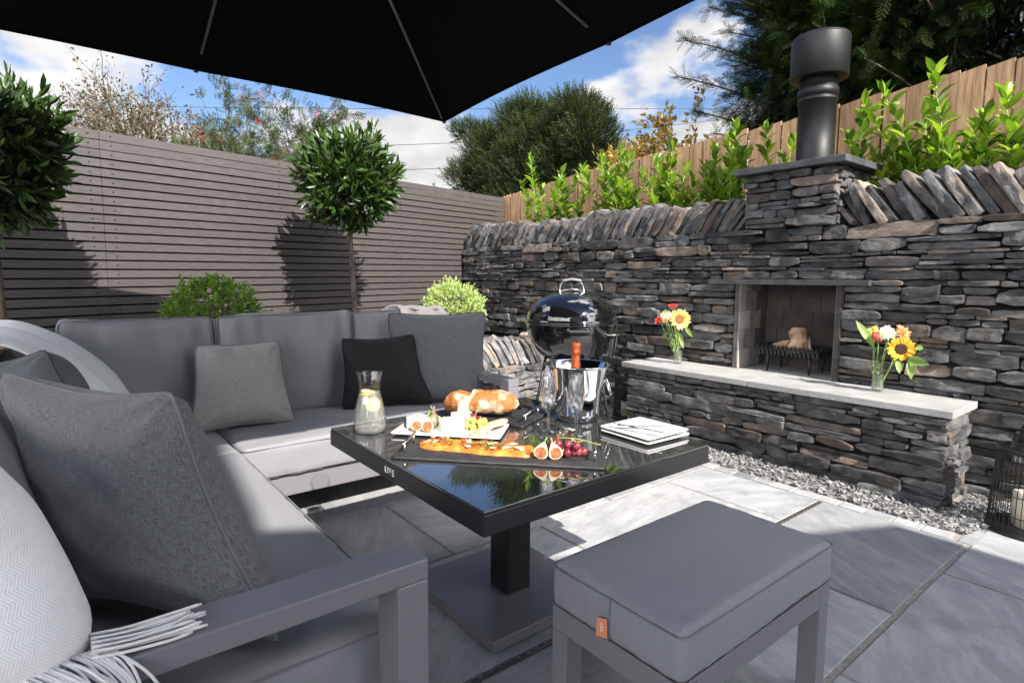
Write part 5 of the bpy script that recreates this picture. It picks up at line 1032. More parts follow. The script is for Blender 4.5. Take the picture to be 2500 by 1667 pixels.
def lemon(c, r, nv, label):
    nv = np.array(nv, float); nv /= np.linalg.norm(nv); a_ = np.cross(nv, (0, 0, 1)); a_ /= np.linalg.norm(a_); b_ = np.cross(nv, a_); c = np.array(c)
    root = empty('lemon_slice', c, label, 'lemon slice', 'lemon slices in the carafe'); mb = MB(); lathe(mb, [(0, -.003), (r*.93, -.003), (r*.93, .003), (0, .003)], 28); mb.v[0] = c+mb.v[0][:, [0]]*a_+mb.v[0][:, [1]]*b_+mb.v[0][:, [2]]*nv; mb.build('flesh', M['lemon'], root, smooth=False)
    mb = MB(); lathe(mb, [(r*.93, -.0034), (r, -.0025), (r, .0025), (r*.93, .0034)], 28); mb.v[0] = c+mb.v[0][:, [0]]*a_+mb.v[0][:, [1]]*b_+mb.v[0][:, [2]]*nv; mb.build('rind', M['rind'], root)
    mb = MB()
    for k in range(8):
        t = k*math.pi/4; d = a_*math.cos(t)+b_*math.sin(t); tube(mb, [c+nv*.0032+d*.002, c+nv*.0032+d*r*.9], .0007, 4)
        tube(mb, [c-nv*.0032+d*.002, c-nv*.0032+d*r*.9], .0007, 4)
    mb.build('pith', M['white'], root)
tocam = np.array([-cx, -cy, .3])
lemon((cx+.012, cy+.006, TZ+.105), .027, tocam+np.array([.5, .6, 0]), 'lemon slice standing upright facing out through the side of the carafe')
lemon((cx-.008, cy-.004, TZ+.152), .026, (.1, .1, 1), 'lemon slice floating flat on the surface of the water')
lemon((cx-.012, cy-.010, TZ+.138), .027, (-.3, .2, 1), 'lemon slice lying tilted just below the water surface')
# rectangular platter
def plate(name, cen, hx, hy, rot, z, label, rim=.022, th=.007, group=None, cat='plate', lift=.006):
    ca_, sa_ = math.cos(rot), math.sin(rot); root = MB(); u = lambda q: q
    def ring(ix, iy, zz, rr, k=7):
        pts = []
        for sx_, sy_, a0 in ((1, 1, 0), (-1, 1, 90), (-1, -1, 180), (1, -1, 270)):
            for a in np.linspace(a0, a0+90, k): x, y = sx_*(ix-rr)+rr*math.cos(R(a)), sy_*(iy-rr)+rr*math.sin(R(a)); pts.append((cen[0]+x*ca_-y*sa_, cen[1]+x*sa_+y*ca_, z+zz))
        return pts
    G = [ring(.001, .001, 0, .0005), ring(hx-rim, hy-rim, 0, .008), ring(hx-.003, hy-.003, th, .012), ring(hx, hy, th+.002, .012), ring(hx-.001, hy-.001, th+.006, .012), ring(hx-.006, hy-.006, th+.0055, .011), ring(hx-rim, hy-rim, .006, .008), ring(.001, .001, .006, .0005)]
    grid(root, np.array(G), closed=True); o = root.build(name, M['white'], smooth=True, loc=(cen[0], cen[1], z)); tag(o, label, cat, group); return o
PR_ = math.atan2(1.218-.936, -1.595+1.902)
pc_ = np.array([-1.815, 1.15]); ux = np.array([math.cos(PR_), math.sin(PR_)]); uy = np.array([-ux[1], ux[0]])
plate('platter', pc_, .205, .105, PR_, TZ+.0005, 'white rectangular platter of cheese, figs, grapes and crackers', cat='platter')
def on(u_, v_, z=0): q = pc_+ux*u_+uy*v_; return np.array([q[0], q[1], TZ+.007+z])
M['rindw'] = mat('cheese_rind', (.68, .66, .60), .7, bump=.5, bscale=60); M['cheese'] = mat('cheese_paste', (.80, .70, .45), .5)
b = MB(); c0 = on(.0, .0); pf = [(0, 0), (.045, 0), (.049, .004), (.050, .02), (.049, .036), (.045, .040), (0, .0405)]; lathe(b, pf, 40, c0); b.v[0] = jn(b.v[0], .0018, 60); o = b.build('round_cheese', M['rindw'], loc=c0); tag(o, 'small round white rinded cheese in the middle of the platter', 'cheese', 'soft white cheeses')
w0 = empty('cheese_wedge', on(-.125, .03), 'wedge of white rinded cheese at the left end of the platter', 'cheese', 'soft white cheeses')
b = MB(); A_ = [on(-.165, -.03), on(-.06, .055), on(-.155, .085), on(-.19, .03)]; A_ = np.array(A_); V = np.r_[A_, A_+(0, 0, .036)]; b.add(V, [(3, 2, 1, 0), (4, 5, 6, 7), (1, 2, 6, 5), (2, 3, 7, 6), (3, 0, 4, 7), (0, 1, 5, 4)]); b.build('rind', M['rindw'], w0, smooth=False, bevel=.003)
b = MB(); e = (A_[1]-A_[0]); nrm_ = np.cross(e, (0, 0, 1)); nrm_ /= np.linalg.norm(nrm_); q = [A_[0]+e*.05, A_[0]+e*.92, A_[0]+e*.92+(0, 0, .032), A_[0]+e*.05+(0, 0, .032)]; q = np.array(q)+nrm_*.0012+(0, 0, .002); b.add(q, [(0, 1, 2, 3)]); b.build('cut_face', M['cheese'], w0, smooth=False)
c0 = on(.02, .075); b = MB(); V = np.array([c0+(-.05, -.02, 0), c0+(.045, .0, 0), c0+(.02, .035, 0), c0+(-.045, .03, 0)]); V = np.r_[V, V+(0, 0, .044)]; b.add(V, [(3, 2, 1, 0), (4, 5, 6, 7), (0, 1, 5, 4), (1, 2, 6, 5), (2, 3, 7, 6), (3, 0, 4, 7)]); tag(b.build('cheese_piece', M['rindw'], smooth=False, loc=c0, bevel=.004), 'cut piece of white rinded cheese standing behind the round one', 'cheese', 'soft white cheeses')
# figs
M['figskin'] = mat('fig_skin', (.10, .05, .07), .45, noise=30, col2=(.28, .25, .12)); M['figw'] = mat('fig_pith', (.52, .42, .26), .5); M['figr'] = mat('fig_pulp', (.26, .035, .02), .35, noise=110, col2=(.55, .20, .07), bump=.8, bscale=300)
def fig_half(c, r, face, label, up=(0, 0, 1), tip=.55, stem=True, group='fig halves'):
    face = np.array(face, float); face /= np.linalg.norm(face); upv = np.array(up, float); upv -= face*(upv@face); upv /= np.linalg.norm(upv); sd = np.cross(upv, face); c = np.array(c, float)
    pf = lambda s: r*np.sin(np.pi*np.clip(s, 0, 1)**.72)**.85*(1-.42*s)   # radius along body
    H_ = r*2.35; root = empty('fig_half', c, label, 'fig', group); S = np.linspace(0, 1, 16); b = MB(); G = []
    for s in S: rr = pf(s); G.append([c+upv*(-r*.95+s*H_)+sd*rr*math.cos(a)*1.1-face*rr*math.sin(a) for a in np.linspace(0, math.pi, 13)])
    grid(b, np.array(G)); b.build('skin', M['figskin'], root)
    b = MB(); G = []
    for s in S: rr = pf(s)*1.1; G.append([c+upv*(-r*.95+s*H_)+sd*rr*t+face*.0006 for t in np.linspace(-1, 1, 9)])
    grid(b, np.array(G)); b.build('cut_face', M['figw'], root)
    b = MB(); G = []
    for k, q in enumerate(np.linspace(0, 1, 7)): G.append([c+upv*(-r*.22+q*r*.72*math.sin(a)*(1.15 if math.sin(a) > 0 else .9))+sd*q*r*.74*math.cos(a)+face*(.0012+.0028*(1-q)) for a in np.linspace(0, 2*math.pi, 24, endpoint=False)])
    G = np.array(G); G += vn(G, 260, 4)[..., None]*face*.0012; grid(b, G, closed=True); b.build('pulp', M['figr'], root)
    if stem: b = MB(); tube(b, [c+upv*(H_-r*1.0), c+upv*(H_-r*.4)+sd*.003], [.004, .002], 6); b.build('stalk', M['stem'], root)
tc = np.array([.80, -.55, .25])
fig_half(on(-.120, -.052, .026), .023, (.75, -.45, .1)+np.array([0, 0, .3]), 'small fig half leaning back at the left end of the platter')
fig_half(on(-.078, -.052, .026), .024, (.80, -.60, .2), 'fig half with pink flesh facing out beside the round cheese')
b = MB(); c0 = on(-.075, .0, .03); blob(b, c0, .028, .001, 40, (1, 1, 1.05)); tube(b, [c0+(0, 0, .022), c0+(.004, .0, .04), c0+(.009, .004, .058)], [.012, .006, .004], 8); tag(b.build('fig', M['figskin'], loc=c0), 'whole greenish fig standing behind the cut figs on the platter', 'fig')
# grapes
M['grape_r'] = mat('red_grape', (.12, .012, .022), .2, noise=30, col2=(.26, .05, .06)); M['grape_g'] = mat('green_grape', (.38, .42, .06), .12, noise=25, col2=(.52, .52, .12))
def grapes(pts, m, label, stemp=None, r=.0125, cat='grapes', group=None):
    root = empty('grape_bunch', pts[0], label, cat, group)
    for p in pts: b = MB(); blob(b, p, r*RS.uniform(.92, 1.08), sq=(1, 1, 1.08)); b.build('grape', m, root)
    if stemp is not None: b = MB(); [tube(b, spline(s, 10), .0014, 5) for s in stemp]; b.build('stalk', M['stem2'], root)
M['stem2'] = mat('grape_stalk', (.42, .40, .08), .5)
g0 = on(.095, .02)
grapes([g0+np.array(q) for q in ((-.02, -.012, .012), (.004, -.022, .012), (.028, -.002, .012), (-.006, .006, .013), (-.030, -.002, .030), (-.006, -.012, .033), (.016, .0, .030), (.034, .018, .014), (.008, .022, .014), (-.026, -.026, .012), (.016, .02, .032), (-.04, -.016, .016))], M['grape_g'], 'bunch of green grapes on the right half of the platter', None, .0130, group='grapes on the platter')
g1 = on(.075, .065)
grapes([g1+np.array(q) for q in ((0, 0, .013), (-.022, -.01, .013), (.004, -.006, .036), (.024, .006, .030), (-.022, .0, .034), (-.05, -.012, .013), (-.07, -.02, .02), (.02, .012, .013))], M['grape_r'], 'few red grapes behind the green ones against the bread board', [[g1+np.array((0, 0, .04)), g1+np.array((-.01, .02, .06)), g1+np.array((.02, .03, .075))]], .0130, group='grapes on the platter')
g2 = on(-.115, .095)
grapes([g2+np.array(q) for q in ((0, 0, .014), (.024, .006, .014), (.044, .016, .014), (.012, .004, .034), (.06, .03, .016), (-.012, .014, .014))], M['grape_g'], 'small bunch of green grapes behind the cheese wedge', [[g2+np.array((.02, 0, .03)), g2+np.array((.02, .0, .06)), g2+np.array((.015, -.004, .07))]], .0130, group='grapes on the platter')
# crackers
M['cracker'] = mat('cracker', (.74, .60, .36), .7, noise=120, col2=(.60, .42, .22), bump=.5, bscale=200)
for k in range(7):
    c0 = on(.115+.010*k, -.045+.018*k+(.0 if k else -.01), .003+.0045*min(k, 3)); tl = .25 if k > 1 else 0; b = MB(); lathe(b, [(0, 0), (.030, 0), (.031, .001), (.030, .0026), (0, .003)], 26); V = jn(b.v[0]*np.array([1, 1, 1]), .0008, 90, k); b.v[0] = np.stack([V[:, 0], V[:, 1]*math.cos(tl)-V[:, 2]*math.sin(tl), V[:, 1]*math.sin(tl)+V[:, 2]*math.cos(tl)+.03*math.sin(tl)*.5], -1)+c0; tag(b.build('cracker', M['cracker'], loc=c0), 'thin round seeded cracker in the overlapping row at the right end of the platter', 'cracker', 'crackers on the platter')
# slate boards
def slate_board(name, cs, label, hl=True, group='slate serving boards', hpos=None):
    cs = [np.array([*c, TZ+.001]) for c in cs]; root = empty(name, sum(cs)/4, label, 'serving board', group); n = 40; b = MB(); U = np.linspace(0, 1, n)
    ed = np.concatenate([[cs[i]+(cs[(i+1) % 4]-cs[i])*t for t in U[:-1]] for i in range(4)]); c_ = sum(cs)/4
    o1 = ed+(ed-c_)/np.linalg.norm(ed-c_, axis=1)[:, None]*(vn(ed, 90, 3)*.0025)[:, None]; o2 = ed+(ed-c_)/np.linalg.norm(ed-c_, axis=1)[:, None]*(vn(ed, 120, 8)*.003-.002)[:, None]
    G = np.array([c_+0*ed, o1, o1*1+(0, 0, .003), o2+(0, 0, .0075), c_+(o2-c_)*.97+(0, 0, .0085), c_+0*ed+(0, 0, .0085)]); G[0] = c_+(ed-c_)*.001; G[5] = c_+(ed-c_)*.001+(0, 0, .0085); grid(b, G, closed=True); b.build('slate', M['board'], root)
    for a, c2 in (hpos or []):
        a, c2 = np.array([*a, TZ+.0095]), np.array([*c2, TZ+.0095]); e = (c2-a)/np.linalg.norm(c2-a); b = MB(); tube(b, [a, a+(0, 0, .030)], .003, 8); tube(b, [c2, c2+(0, 0, .030)], .003, 8); tube(b, [a-e*.022+(0, 0, .033), c2+e*.022+(0, 0, .033)], .0052, 12); b.build('handle', M['brush'], root)
M['board'] = mat('slate_board', (.022, .021, .022), .5, noise=30, col2=(.035, .034, .036), bump=.15, bscale=90)
slate_board('serving_board', [(-1.648, .815), (-1.156, 1.279), (-1.268, 1.405), (-1.795, .965)], 'long slate board with steel handles holding the flatbread, nearest the camera', hpos=[((-1.655, .868), (-1.735, .945)), ((-1.218, 1.300), (-1.266, 1.352))])
slate_board('serving_board', [(-2.11, 1.215), (-1.685, 1.39), (-1.80, 1.63), (-2.13, 1.42)], 'slate board under the crusty loaf at the back of the table', hpos=[((-1.715, 1.43), (-1.79, 1.56))])
# flatbread
M['crust'] = mat('baked_dough', (.52, .24, .035), .55, noise=22, col2=(.42, .13, .02), bump=.3, bscale=60, lo=.4, hi=.6); M['dark_top'] = mat('roast_topping', (.20, .035, .010), .4, noise=50, col2=(.42, .10, .02), bump=.6, bscale=90); M['herb'] = mat('herb', (.04, .12, .015), .5); M['flake'] = mat('cheese_flake', (.85, .72, .48), .6); M['pale_dough'] = mat('pale_dough', (.85, .68, .38), .6)
f0, f1 = np.array([-1.715, .965]), np.array([-1.385, 1.205]); fe = (f1-f0)/np.linalg.norm(f1-f0); fn = np.array([-fe[1], fe[0]]); Lf = np.linalg.norm(f1-f0)
fbr = empty('flatbread', ((f0+f1)/2)[0:2].tolist()+[TZ+.01], 'golden oblong flatbread with tomato and herb topping on the front slate board', 'bread'); G = []
for s in np.linspace(-1, 1, 60):
    wd = .060*(1-abs(s)**9*.55)*(1+.05*math.sin(s*7)); row = []
    for t in np.linspace(-1, 1, 26):
        hgt = .0165*(1-abs(t)**3.5)**.6*(1-abs(s)**12)**.7*(1-.33*math.exp(-(t/.52)**2*1.2)*(abs(s) < .93)); q = f0+fe*Lf*(s+1)/2+fn*wd*t; row.append((q[0], q[1], TZ+.0098+hgt*(1+.16*math.sin(s*17)+.10*math.sin(s*29+t*3))))
    G.append(row)
G = np.array(G); G = jn(G, .0016, 55); b = MB(); grid(b, G[:, ::-1]); b.build('crust', M['crust'], fbr)
mb1, mb2, mb3, mb4 = MB(), MB(), MB(), MB(); topz = lambda s, t: G[int(np.clip((s+1)/2*59, 0, 59)), int(np.clip((t+1)/2*25, 0, 25))]
for k in range(80): s, t = RS.uniform(-.95, .95), RS.uniform(-.75, .85); blob(mb1, topz(s, t)+(0, 0, -.001), RS.uniform(.006, .013), .002, 80, (1, 1, .35), 10, 7, sd=k)
for k in range(18): s, t = RS.uniform(-.9, .9), RS.uniform(-.6, .9); p = topz(s, t)+(0, 0, .004); a = RS.uniform(0, 3); d = np.array([math.cos(a), math.sin(a), RS.normal(0, .2)])*RS.uniform(.008, .017); e = np.array([-d[1], d[0], 0])*.55; mb2.add([p-d-e, p+d-e, p+d*.8+e, p-d+e*.8], [(0, 1, 2, 3)])
for k in range(75): s, t = (RS.choice([-.5, .0, .25])+RS.normal(0, .09)), RS.normal(0, .25); p = topz(s, t)+(0, 0, .005); a = RS.uniform(0, 6.3); d = np.array([math.cos(a), math.sin(a), RS.normal(0, .5)])*.008; e = np.array([-d[1], d[0], 0])*.3; mb3.add([p-d, p-e, p+d, p+e], [(0, 1, 2, 3)])
mb1.build('topping', M['dark_top'], fbr); mb2.build('cheese_flakes', M['flake'], fbr); mb3.build('herbs', M['herb'], fbr)
# figs and grapes on the front board
BZ = TZ+.0098
fig_half((-1.336, 1.180, BZ+.024), .0245, (.72, -.62, .28), 'left of the two big fig halves standing open on the front slate board', up=(.25, .2, 1), group='fig halves')
fig_half((-1.305, 1.212, BZ+.024), .0245, (.80, -.50, .28), 'right of the two big fig halves beside the red grapes', up=(-.3, -.2, 1), group='fig halves')
g3 = np.array([-1.325, 1.262, BZ])
grapes([g3+np.array(q) for q in ((-.045, -.01, .013), (-.02, .0, .030), (-.03, -.012, .034), (.0, .0, .016), (.012, .012, .034), (.028, .022, .014), (.040, .032, .015), (.050, .046, .015), (.028, -.006, .014), (.04, .022, .034), (.012, -.012, .016), (-.055, .0, .016), (-.042, .012, .014), (-.045, .0, .034))], M['grape_r'], 'loose bunch of red grapes with a green stalk on the front slate board', [[g3+np.array(q) for q in ((-.03, .0, .05), (.02, .02, .058), (.06, .06, .05), (.085, .065, .04), (.10, .07, .045))], [g3+np.array(q) for q in ((.02, .02, .056), (.03, .03, .045), (.05, .04, .05))]], .0138, group=None)
# loaf
M['loaf'] = mat('loaf_crust', (.33, .115, .025), .6, noise=17, col2=(.70, .52, .36), bump=1.6, bscale=40, lo=.5, hi=.66); M['crumb'] = mat('bread_crumb', (.72, .56, .36), .8, noise=70, col2=(.30, .20, .11), bump=.9, bscale=120, lo=.52, hi=.68)
def loafpiece(name, c, ax, L_, r, cutend, label, seed):
    c = np.array(c, float); ax = np.array([*ax, 0]); ax /= np.linalg.norm(ax); sd = np.cross((0, 0, 1), ax); root = empty(name, c, label, 'bread', 'crusty loaf pieces'); G = []
    for s in np.linspace(0, 1, 26):
        e = (1-(1-min(1, s/.45))**2.2)**.5 if s < .45 else 1; rr = r*max(e, .02); q = c+ax*(L_*s-L_/2); row = []
        for a in np.linspace(0, 2*math.pi, 30, endpoint=False):
            z = math.sin(a); z = max(z, -.62); groove = 1-.17*math.exp(-((math.cos(a)+math.sin(s*9)*.35)/.12)**2)*(math.sin(a) > 0); row.append(q+sd*rr*math.cos(a)*1.12+np.array([0, 0, rr*z*.88*groove]))
        G.append(row)
    G = jn(np.array(G), .0045, 24, seed); G = jn(G, .0016, 80, seed+5); 
    b = MB(); grid(b, G, closed=True); b.build('crust', M['loaf'], root)
    cn = G[-1].mean(0); b = MB(); F = np.array([cn+(G[-1]-cn)*t for t in np.linspace(.001, .985, 9)]); F = jn(F, .0014, 110, 3); grid(b, F, closed=True); b.build('cut_face', M['crumb'], root)
loafpiece('loaf_piece', (-1.890, 1.415, TZ+.061), (-.66, -.55), .195, .062, 1, 'larger right hand half of the floury crusty loaf', 2)
loafpiece('loaf_piece', (-1.985, 1.305, TZ+.058), (.78, .05), .130, .060, 1, 'smaller left hand half of the loaf showing its speckled cut crumb', 9)
# ice bucket, bottle
ix, iy = -1.682, 1.678
bk = empty('ice_bucket', (ix, iy, TZ), 'polished steel ice bucket with ring handles holding a bottle', 'ice bucket')
b = MB(); lathe(b, [(0, 0), (.082, 0), (.090, .004), (.095, .03), (.110, .13), (.130, .218), (.135, .224), (.138, .227), (.135, .2295), (.129, .225), (.106, .13), (.088, .02), (0, .012)], 72, (ix, iy, TZ)); b.build('bucket', M['steel'], bk)
for sg in (-1, 1):
    d = rv*sg; b = MB(); c0 = np.array([ix, iy, TZ+.165])+d*.118-fv*.0; P = [c0+fv*-.034*math.cos(a)+np.array([0, 0, -.030+.034*math.sin(a)])+d*(.012-.01*math.sin(a)) for a in np.linspace(0, 2*math.pi, 33)]; tube(b, P, .0035, 8, cap=False); b.build('ring_handle', M['steel'], bk)
bo = empty('champagne_bottle', (ix, iy, TZ+.02), 'bottle with coppery red foil neck standing in the ice bucket', 'bottle')
M['foil'] = mat('copper_foil', (.40, .075, .02), .30, metal=.6, bump=.7, bscale=160); M['bottle'] = mat('dark_bottle', (.01, .02, .008), .05, coat=1)
bxx = np.array([ix-.003, iy-.006, TZ]); b = MB(); lathe(b, [(0, .02), (.042, .02), (.043, .14), (.034, .19), (.019, .215)], 32, bxx); b.build('glass_body', M['bottle'], bo)
b = MB(); lathe(b, [(.020, .205), (.0185, .23), (.0165, .262), (.0165, .268), (.0185, .271), (.0188, .280), (.0172, .284), (.0175, .290), (.0192, .302), (.0188, .311), (.014, .316), (0, .317)], 32, bxx); V = b.v[0]; k_ = V[:, 2] > TZ+.26; b.v[0] = V+(np.stack([vn(V, 150, k) for k in range(3)], -1)*.0016)*k_[:, None]; b.build('foil_neck', M['foil'], bo)
# champagne flutes
def flute(x, y, label):
    root = empty('champagne_flute', (x, y, TZ), label, 'glass', 'champagne flutes'); H_ = .232; po = [(0, .0015), (.0325, .0005), (.033, .0018), (.020, .0045), (.006, .0085), (.0038, .016), (.0034, .06), (.0036, .088), (.006, .096), (.016, .108), (.0245, .124), (.0275, .145), (.0268, .18), (.0235, .232), (.0228, .2335), (.0222, .232), (.0254, .18), (.0260, .146), (.0230, .127), (.014, .113), (.004, .104), (0, .102)]
    b = MB(); lathe(b, po, 36, (x, y, TZ)); b.build('glass', M['flute_glass'], root)
for (x, y, lb_) in ((-1.520, 1.372, 'front left champagne flute nearest the red grapes'), (-1.588, 1.440, 'rear left champagne flute in front of the bucket handle'), (-1.412, 1.402, 'front right champagne flute, the closest to the stacked plates'), (-1.478, 1.478, 'rear right champagne flute directly in front of the steel bucket')): flute(x, y, lb_)
# plates and cutlery
for k, (dx, dy, z, r_) in enumerate(((.0, .0, 0, 0), (-.008, .010, .0125, .03))):
    plate('side_plate', (-1.345+dx, 1.700+dy*.6, 0)[:2], .118, .118, R(-2)+r_, TZ+.0005+z, ('lower' if k == 0 else 'upper')+' of the two square white plates stacked at the right corner of the table', rim=.020, group='stacked square plates')
def knife(p, q, m, label, w0=.0045, hilt=.42):
    p, q = np.array(p), np.array(q); e = (q-p)/np.linalg.norm(q-p); s = np.cross((0, 0, 1), e); L_ = np.linalg.norm(q-p); G = []; prf = [(0, .003), (.02, .0055), (hilt, .0045), (hilt+.03, .006), (hilt+.1, .0085), (.85, .009), (.95, .006), (1, .001)]
    for t, wd in prf: c_ = p+e*L_*t; G.append([c_-s*wd, c_-s*wd*.5+(0, 0, .0028 if t < hilt+.02 else .0012), c_+s*wd*.5+(0, 0, .0028 if t < hilt+.02 else .0012), c_+s*wd, c_-(0, 0, .0008)])
    b = MB(); grid(b, np.array(G), closed=True); tag(b.build('knife', m, loc=(p+q)/2), label, 'knife', 'knives on the plates')
pz = TZ+.030
knife((-1.262, 1.800, pz), (-1.440, 1.612, pz+.001), M['steel'], 'knife whose handle points right across the top plate'); knife((-1.235, 1.665, pz+.006), (-1.440, 1.625, pz+.008), M['steel'], 'knife lying over the other one with its tip at the left corner of the plate')
# ------------------------------------------------------------------ vases and flowers
M['petal_y'] = leaf_mat('yellow_petal', (.80, .42, .02), (.95, .70, .12), .5, .3); M['petal_p'] = leaf_mat('pale_petal', (.85, .62, .12), (.98, .86, .38), .5, .3); M['petal_w'] = leaf_mat('white_petal', (.80, .78, .74), (.95, .94, .92), .5, .3); M['petal_r'] = leaf_mat('red_petal', (.60, .03, .03), (.85, .16, .12), .45, .25); M['petal_o'] = leaf_mat('orange_petal', (.75, .22, .07), (.90, .42, .20), .5, .3); M['disc'] = mat('flower_disc', (.045, .015, .006), .8, bump=.8, bscale=300); M['disc_p'] = mat('brown_disc', (.30, .13, .03), .8, bump=.8, bscale=300); M['fleaf'] = leaf_mat('flower_leaf', (.10, .20, .03), (.34, .44, .14), .5, .35)
PET = leaf(.38, .15, .10, (.3, .68)); PETN = leaf(.26, .15, .15, (.3, .68))
def flower(name, c, face, base, kind, label, size, grp, m=None):
    c = np.array(c, float); face = np.array(face, float); face /= np.linalg.norm(face); base = np.array(base, float); root = empty(name, c, label, 'flower', grp)
    a_ = np.cross(face, (0, 0, 1)); a_ /= np.linalg.norm(a_)+1e-9; b_ = np.cross(face, a_); fo = MB()
    def ringp(n, r0, tilt, L_, T, jit=.15, tone=(0, 1)):
        A = np.arange(n)*2*math.pi/n+RS.normal(0, .08, n); D = (np.cos(A)[:, None]*a_+np.sin(A)[:, None]*b_); P = c+D*r0; scatter(fo, T, P, D*math.cos(tilt)+face*math.sin(tilt)+RS.normal(size=D.shape)*jit, L_*RS.uniform(.8, 1.15, n), RS.uniform(*tone, n), up=face)
    if kind == 'sun': ringp(22, size*.42, .15, size*.62, PET); ringp(20, size*.40, .42, size*.55, PET); ringp(18, size*.38, -.1, size*.6, PET)
    elif kind == 'mum':
        for k, (n, t) in enumerate(((26, -.35), (28, .05), (26, .4), (22, .75), (16, 1.1), (8, 1.4))): ringp(n, size*.1, t, size*(1-.07*k), PETN, .1)
    elif kind == 'daisy': ringp(24, size*.15, .1, size*.85, PETN, .1); ringp(20, size*.1, .5, size*.6, PETN, .1)
    elif kind == 'rose':
        for k, (n, t) in enumerate(((5, .5), (6, .9), (6, 1.2), (5, 1.4))): ringp(n, size*(.55-.13*k), t, size*(1.0-.05*k), leaf(.95, .5, -.15), .06)
    elif kind == 'berry':
        for k in range(16): blob(fo, c+RS.normal(size=3)*size*.38, size*.24, tn=(RS.rand(), 0, 0), n=10, m=7)
    fo.build('petals' if kind != 'berry' else 'berries', m, root, smooth=kind in ('berry', 'rose'))
    if kind in ('sun', 'daisy'):
        d = MB(); r_ = size*(.43 if kind == 'sun' else .18); lathe(d, [(r_*1.05, -.002), (r_, .004), (r_*.75, .008), (r_*.5, .006), (0, .004)], 26); V = d.v[0]; V = V+np.array([0, 0, 1])*(vn(V, 300, 2)*.001)[:, None]; d.v[0] = c+V[:, [0]]*a_+V[:, [1]]*b_+V[:, [2]]*face; d.build('disc', M['disc'] if m is M['petal_y'] else M['disc_p'], root)
    s = MB(); tube(s, spline([c-face*.006, c-face*.03-(0, 0, .02), (c+base)/2+RS.normal(size=3)*.006, base], 14), .0028 if kind != 'sun' else .004, 6); s.build('stem', M['stem'], root)
def sprig(tip, base, m, label, grp, nl=6, size=.05, T=LAUREL, droop=.3):
    tip, base = np.array(tip, float), np.array(base, float); root = empty('foliage_sprig', tip, label, 'leaves', grp); P = spline([base, (base+tip)/2, tip], 12); s = MB(); tube(s, P, .0022, 5); s.build('stem', M['stem'], root); k = np.linspace(5, 11, nl).astype(int); D = RS.normal(size=(nl, 3)); D[:, 2] = -abs(D[:, 2])*droop+.2; D[-1] = tip-base; f = MB(); scatter(f, T, P[k], D, size*RS.uniform(.8, 1.2, nl), RS.rand(nl), up=(0, 0, 1)); f.build('leaves', m, root)
def vase(x, y, z, label):
    root = empty('vase', (x, y, z), label, 'vase', 'glass vases on the ledge'); po = [(0, 0), (.029, 0), (.033, .004), (.0335, .03), (.0335, .11), (.031, .125), (.024, .137), (.022, .145), (.024, .158), (.026, .165)]; po = spline(po, 30); pi2 = po.copy(); pi2[:, 0] = np.clip(pi2[:, 0]-.0018, 0, None); pi2[:5, 1] = np.maximum(pi2[:5, 1], .006)
    b = MB(); lathe(b, [tuple(p) for p in po]+[tuple(p) for p in pi2[::-1]], 40, (x, y, z)); b.build('glass', M['glass'], root); wp = [(r*.98, h+.0006) for r, h in pi2 if h < .105]; b = MB(); lathe(b, wp+[(0, wp[-1][1])], 40, (x, y, z)); b.build('water', M['water'], root)
LZ = .5305
v1 = (-1.335, 3.90); vase(v1[0], v1[1], LZ, 'glass vase with dark centred sunflower standing right of the fireplace')
V1 = np.array([v1[0], v1[1], LZ]); G1 = 'flowers in the right hand vase'; cd = np.array([.30, -.95, .15])
def at(px, py, Y): v = cf_+cr_*((px-1250)/1409.2)-cu_*((py-815)/1409.2); t = Y/v.y; return np.array([v.x*t, Y, v.z*t+1.2])
flower('sunflower', at(2200, 852, 3.85), (.45, -.9, .0), V1+(.004, .0, .02), 'sun', 'golden sunflower with a dark brown centre in the right hand vase', .072, G1, M['petal_y'])
flower('chrysanthemum', at(2165, 812, 3.86), (.1, -.7, .7), V1+(-.01, .01, .02), 'mum', 'shaggy white chrysanthemum at the top of the right hand vase', .050, G1, M['petal_w'])
flower('berry_sprig', at(2141, 821, 3.83), (0, -1, 0), V1+(-.008, -.01, .02), 'berry', 'cluster of glossy red berries left of the white flower', .034, G1, M['petal_r'])
flower('gerbera', at(2206, 812, 3.90), (.75, -.35, .45), V1+(.012, .01, .02), 'daisy', 'coral orange daisy flower behind the white one', .052, G1, M['petal_o'])
flower('gerbera', at(2131, 806, 3.91), (-.2, -.6, .7), V1+(-.012, 0, .02), 'daisy', 'yellow daisy flower peeping above the red berries', .040, G1, M['petal_p'])
def bigleaf(p0, p1, w_, label, grp, droop=0, fold=.25):
    p0, p1 = np.array(p0), np.array(p1); d = p1-p0; L_ = np.linalg.norm(d); T = leaf(w_/L_, fold, droop/L_, (.15, .45, .75)); f = MB(); scatter(f, T, p0[None], d[None]-0*d, [L_], [RS.uniform(.3, .9)], up=(.35, -.9, .3)); tag(f.build('leaf', M['fleaf'], loc=p0), label, 'leaf', grp)
GL = 'large leaves in the vases'
bigleaf(at(2135, 850, 3.88), at(2088, 783, 3.86), .050, 'big pale green leaf pointing up left out of the right hand vase', GL, -.008)
bigleaf(at(2215, 872, 3.86), at(2262, 890, 3.82), .055, 'curled green leaf hanging right of the dark sunflower', GL, .03)
bigleaf(at(2222, 868, 3.87), at(2225, 925, 3.82), .045, 'long green leaf drooping below the dark sunflower', GL, .02)
bigleaf(at(2190, 878, 3.85), at(2197, 910, 3.80), .035, 'small green leaf hanging between the vase and the drooping leaf', GL, .01)
bigleaf(at(2235, 850, 3.86), at(2254, 848, 3.88), .035, 'leaf showing at the right edge of the dark sunflower', GL, 0)
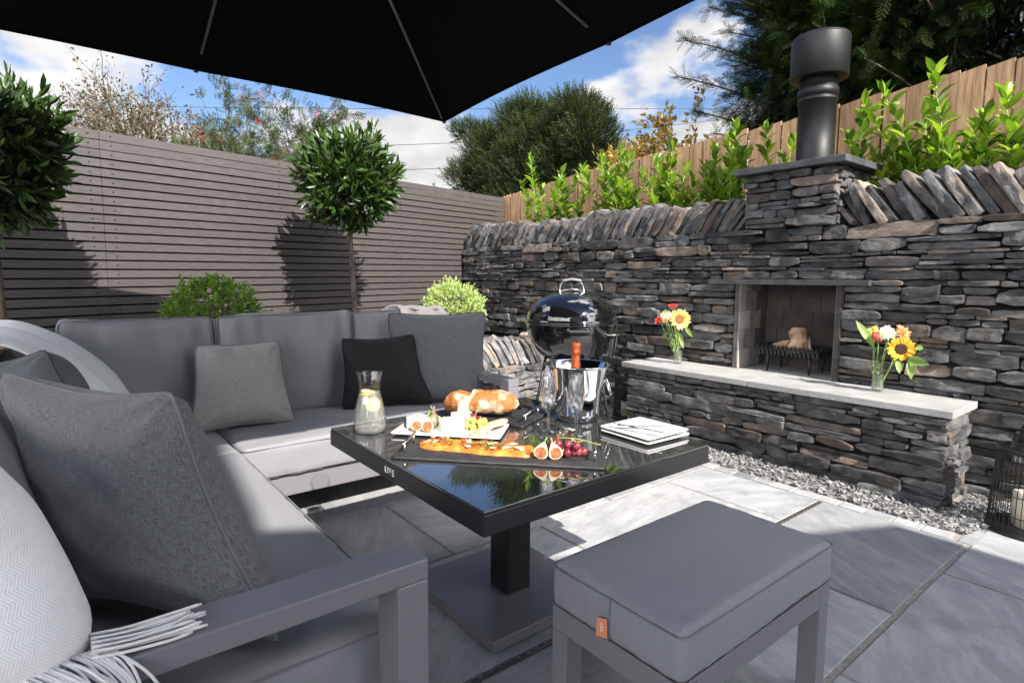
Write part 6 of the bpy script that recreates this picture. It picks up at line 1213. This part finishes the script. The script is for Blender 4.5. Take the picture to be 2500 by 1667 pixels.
sprig(at(2135, 870, 3.86), V1+(-.01, 0, .03), M['fleaf'], 'dark leafy sprig hanging over the left side of the right hand vase', G1, 9, .045, droop=1.2); sprig(at(2165, 845, 3.87), V1+(0, .01, .03), M['fleaf'], 'leafy sprig filling the middle of the right hand vase', G1, 9, .04, droop=.8)
v2 = (-2.745, 3.86); vase(v2[0], v2[1], LZ, 'glass vase with pale sunflower standing left of the fireplace'); V2 = np.array([v2[0], v2[1], LZ]); G2_ = 'flowers in the left hand vase'
flower('sunflower', at(1660, 779, 3.78), (.55, -.8, .15), V2+(.006, 0, .02), 'sun', 'pale yellow sunflower with a light brown centre in the left hand vase', .080, G2_, M['petal_p'])
flower('chrysanthemum', at(1625, 768, 3.84), (.0, -.7, .7), V2+(-.008, 0, .02), 'mum', 'white chrysanthemum left of the pale sunflower', .050, G2_, M['petal_w'])
flower('rose', at(1643, 751, 3.84), (.1, -.15, 1), V2+(0, .01, .02), 'rose', 'pinkish red rose standing highest in the left hand vase', .032, G2_, M['petal_r'])
flower('rose', at(1611, 784, 3.80), (-.1, -.8, .5), V2+(-.012, 0, .02), 'rose', 'red rose on the left side of the left hand vase', .030, G2_, M['petal_r'])
flower('gerbera', at(1624, 782, 3.80), (.2, -.8, .4), V2+(-.004, -.01, .02), 'daisy', 'small orange flower between the red rose and the pale sunflower', .026, G2_, M['petal_o'])
sprig(at(1640, 800, 3.83), V2+(0, 0, .03), M['fleaf'], 'dark green leaves under the flowers of the left hand vase', G2_, 12, .05, droop=1.0)
bigleaf(at(1672, 797, 3.80), at(1690, 822, 3.76), .035, 'leaf drooping right below the pale sunflower', GL, .01)
bigleaf(at(1660, 812, 3.80), at(1668, 850, 3.74), .032, 'narrow twisted leaf hanging down right of the left hand vase', GL, .01)
bigleaf(at(1632, 812, 3.82), at(1614, 826, 3.80), .03, 'leaf hanging left above the rim of the left hand vase', GL, .01)
bigleaf(at(1655, 806, 3.80), at(1652, 828, 3.77), .04, 'folded leaf at the neck of the left hand vase', GL, .01)
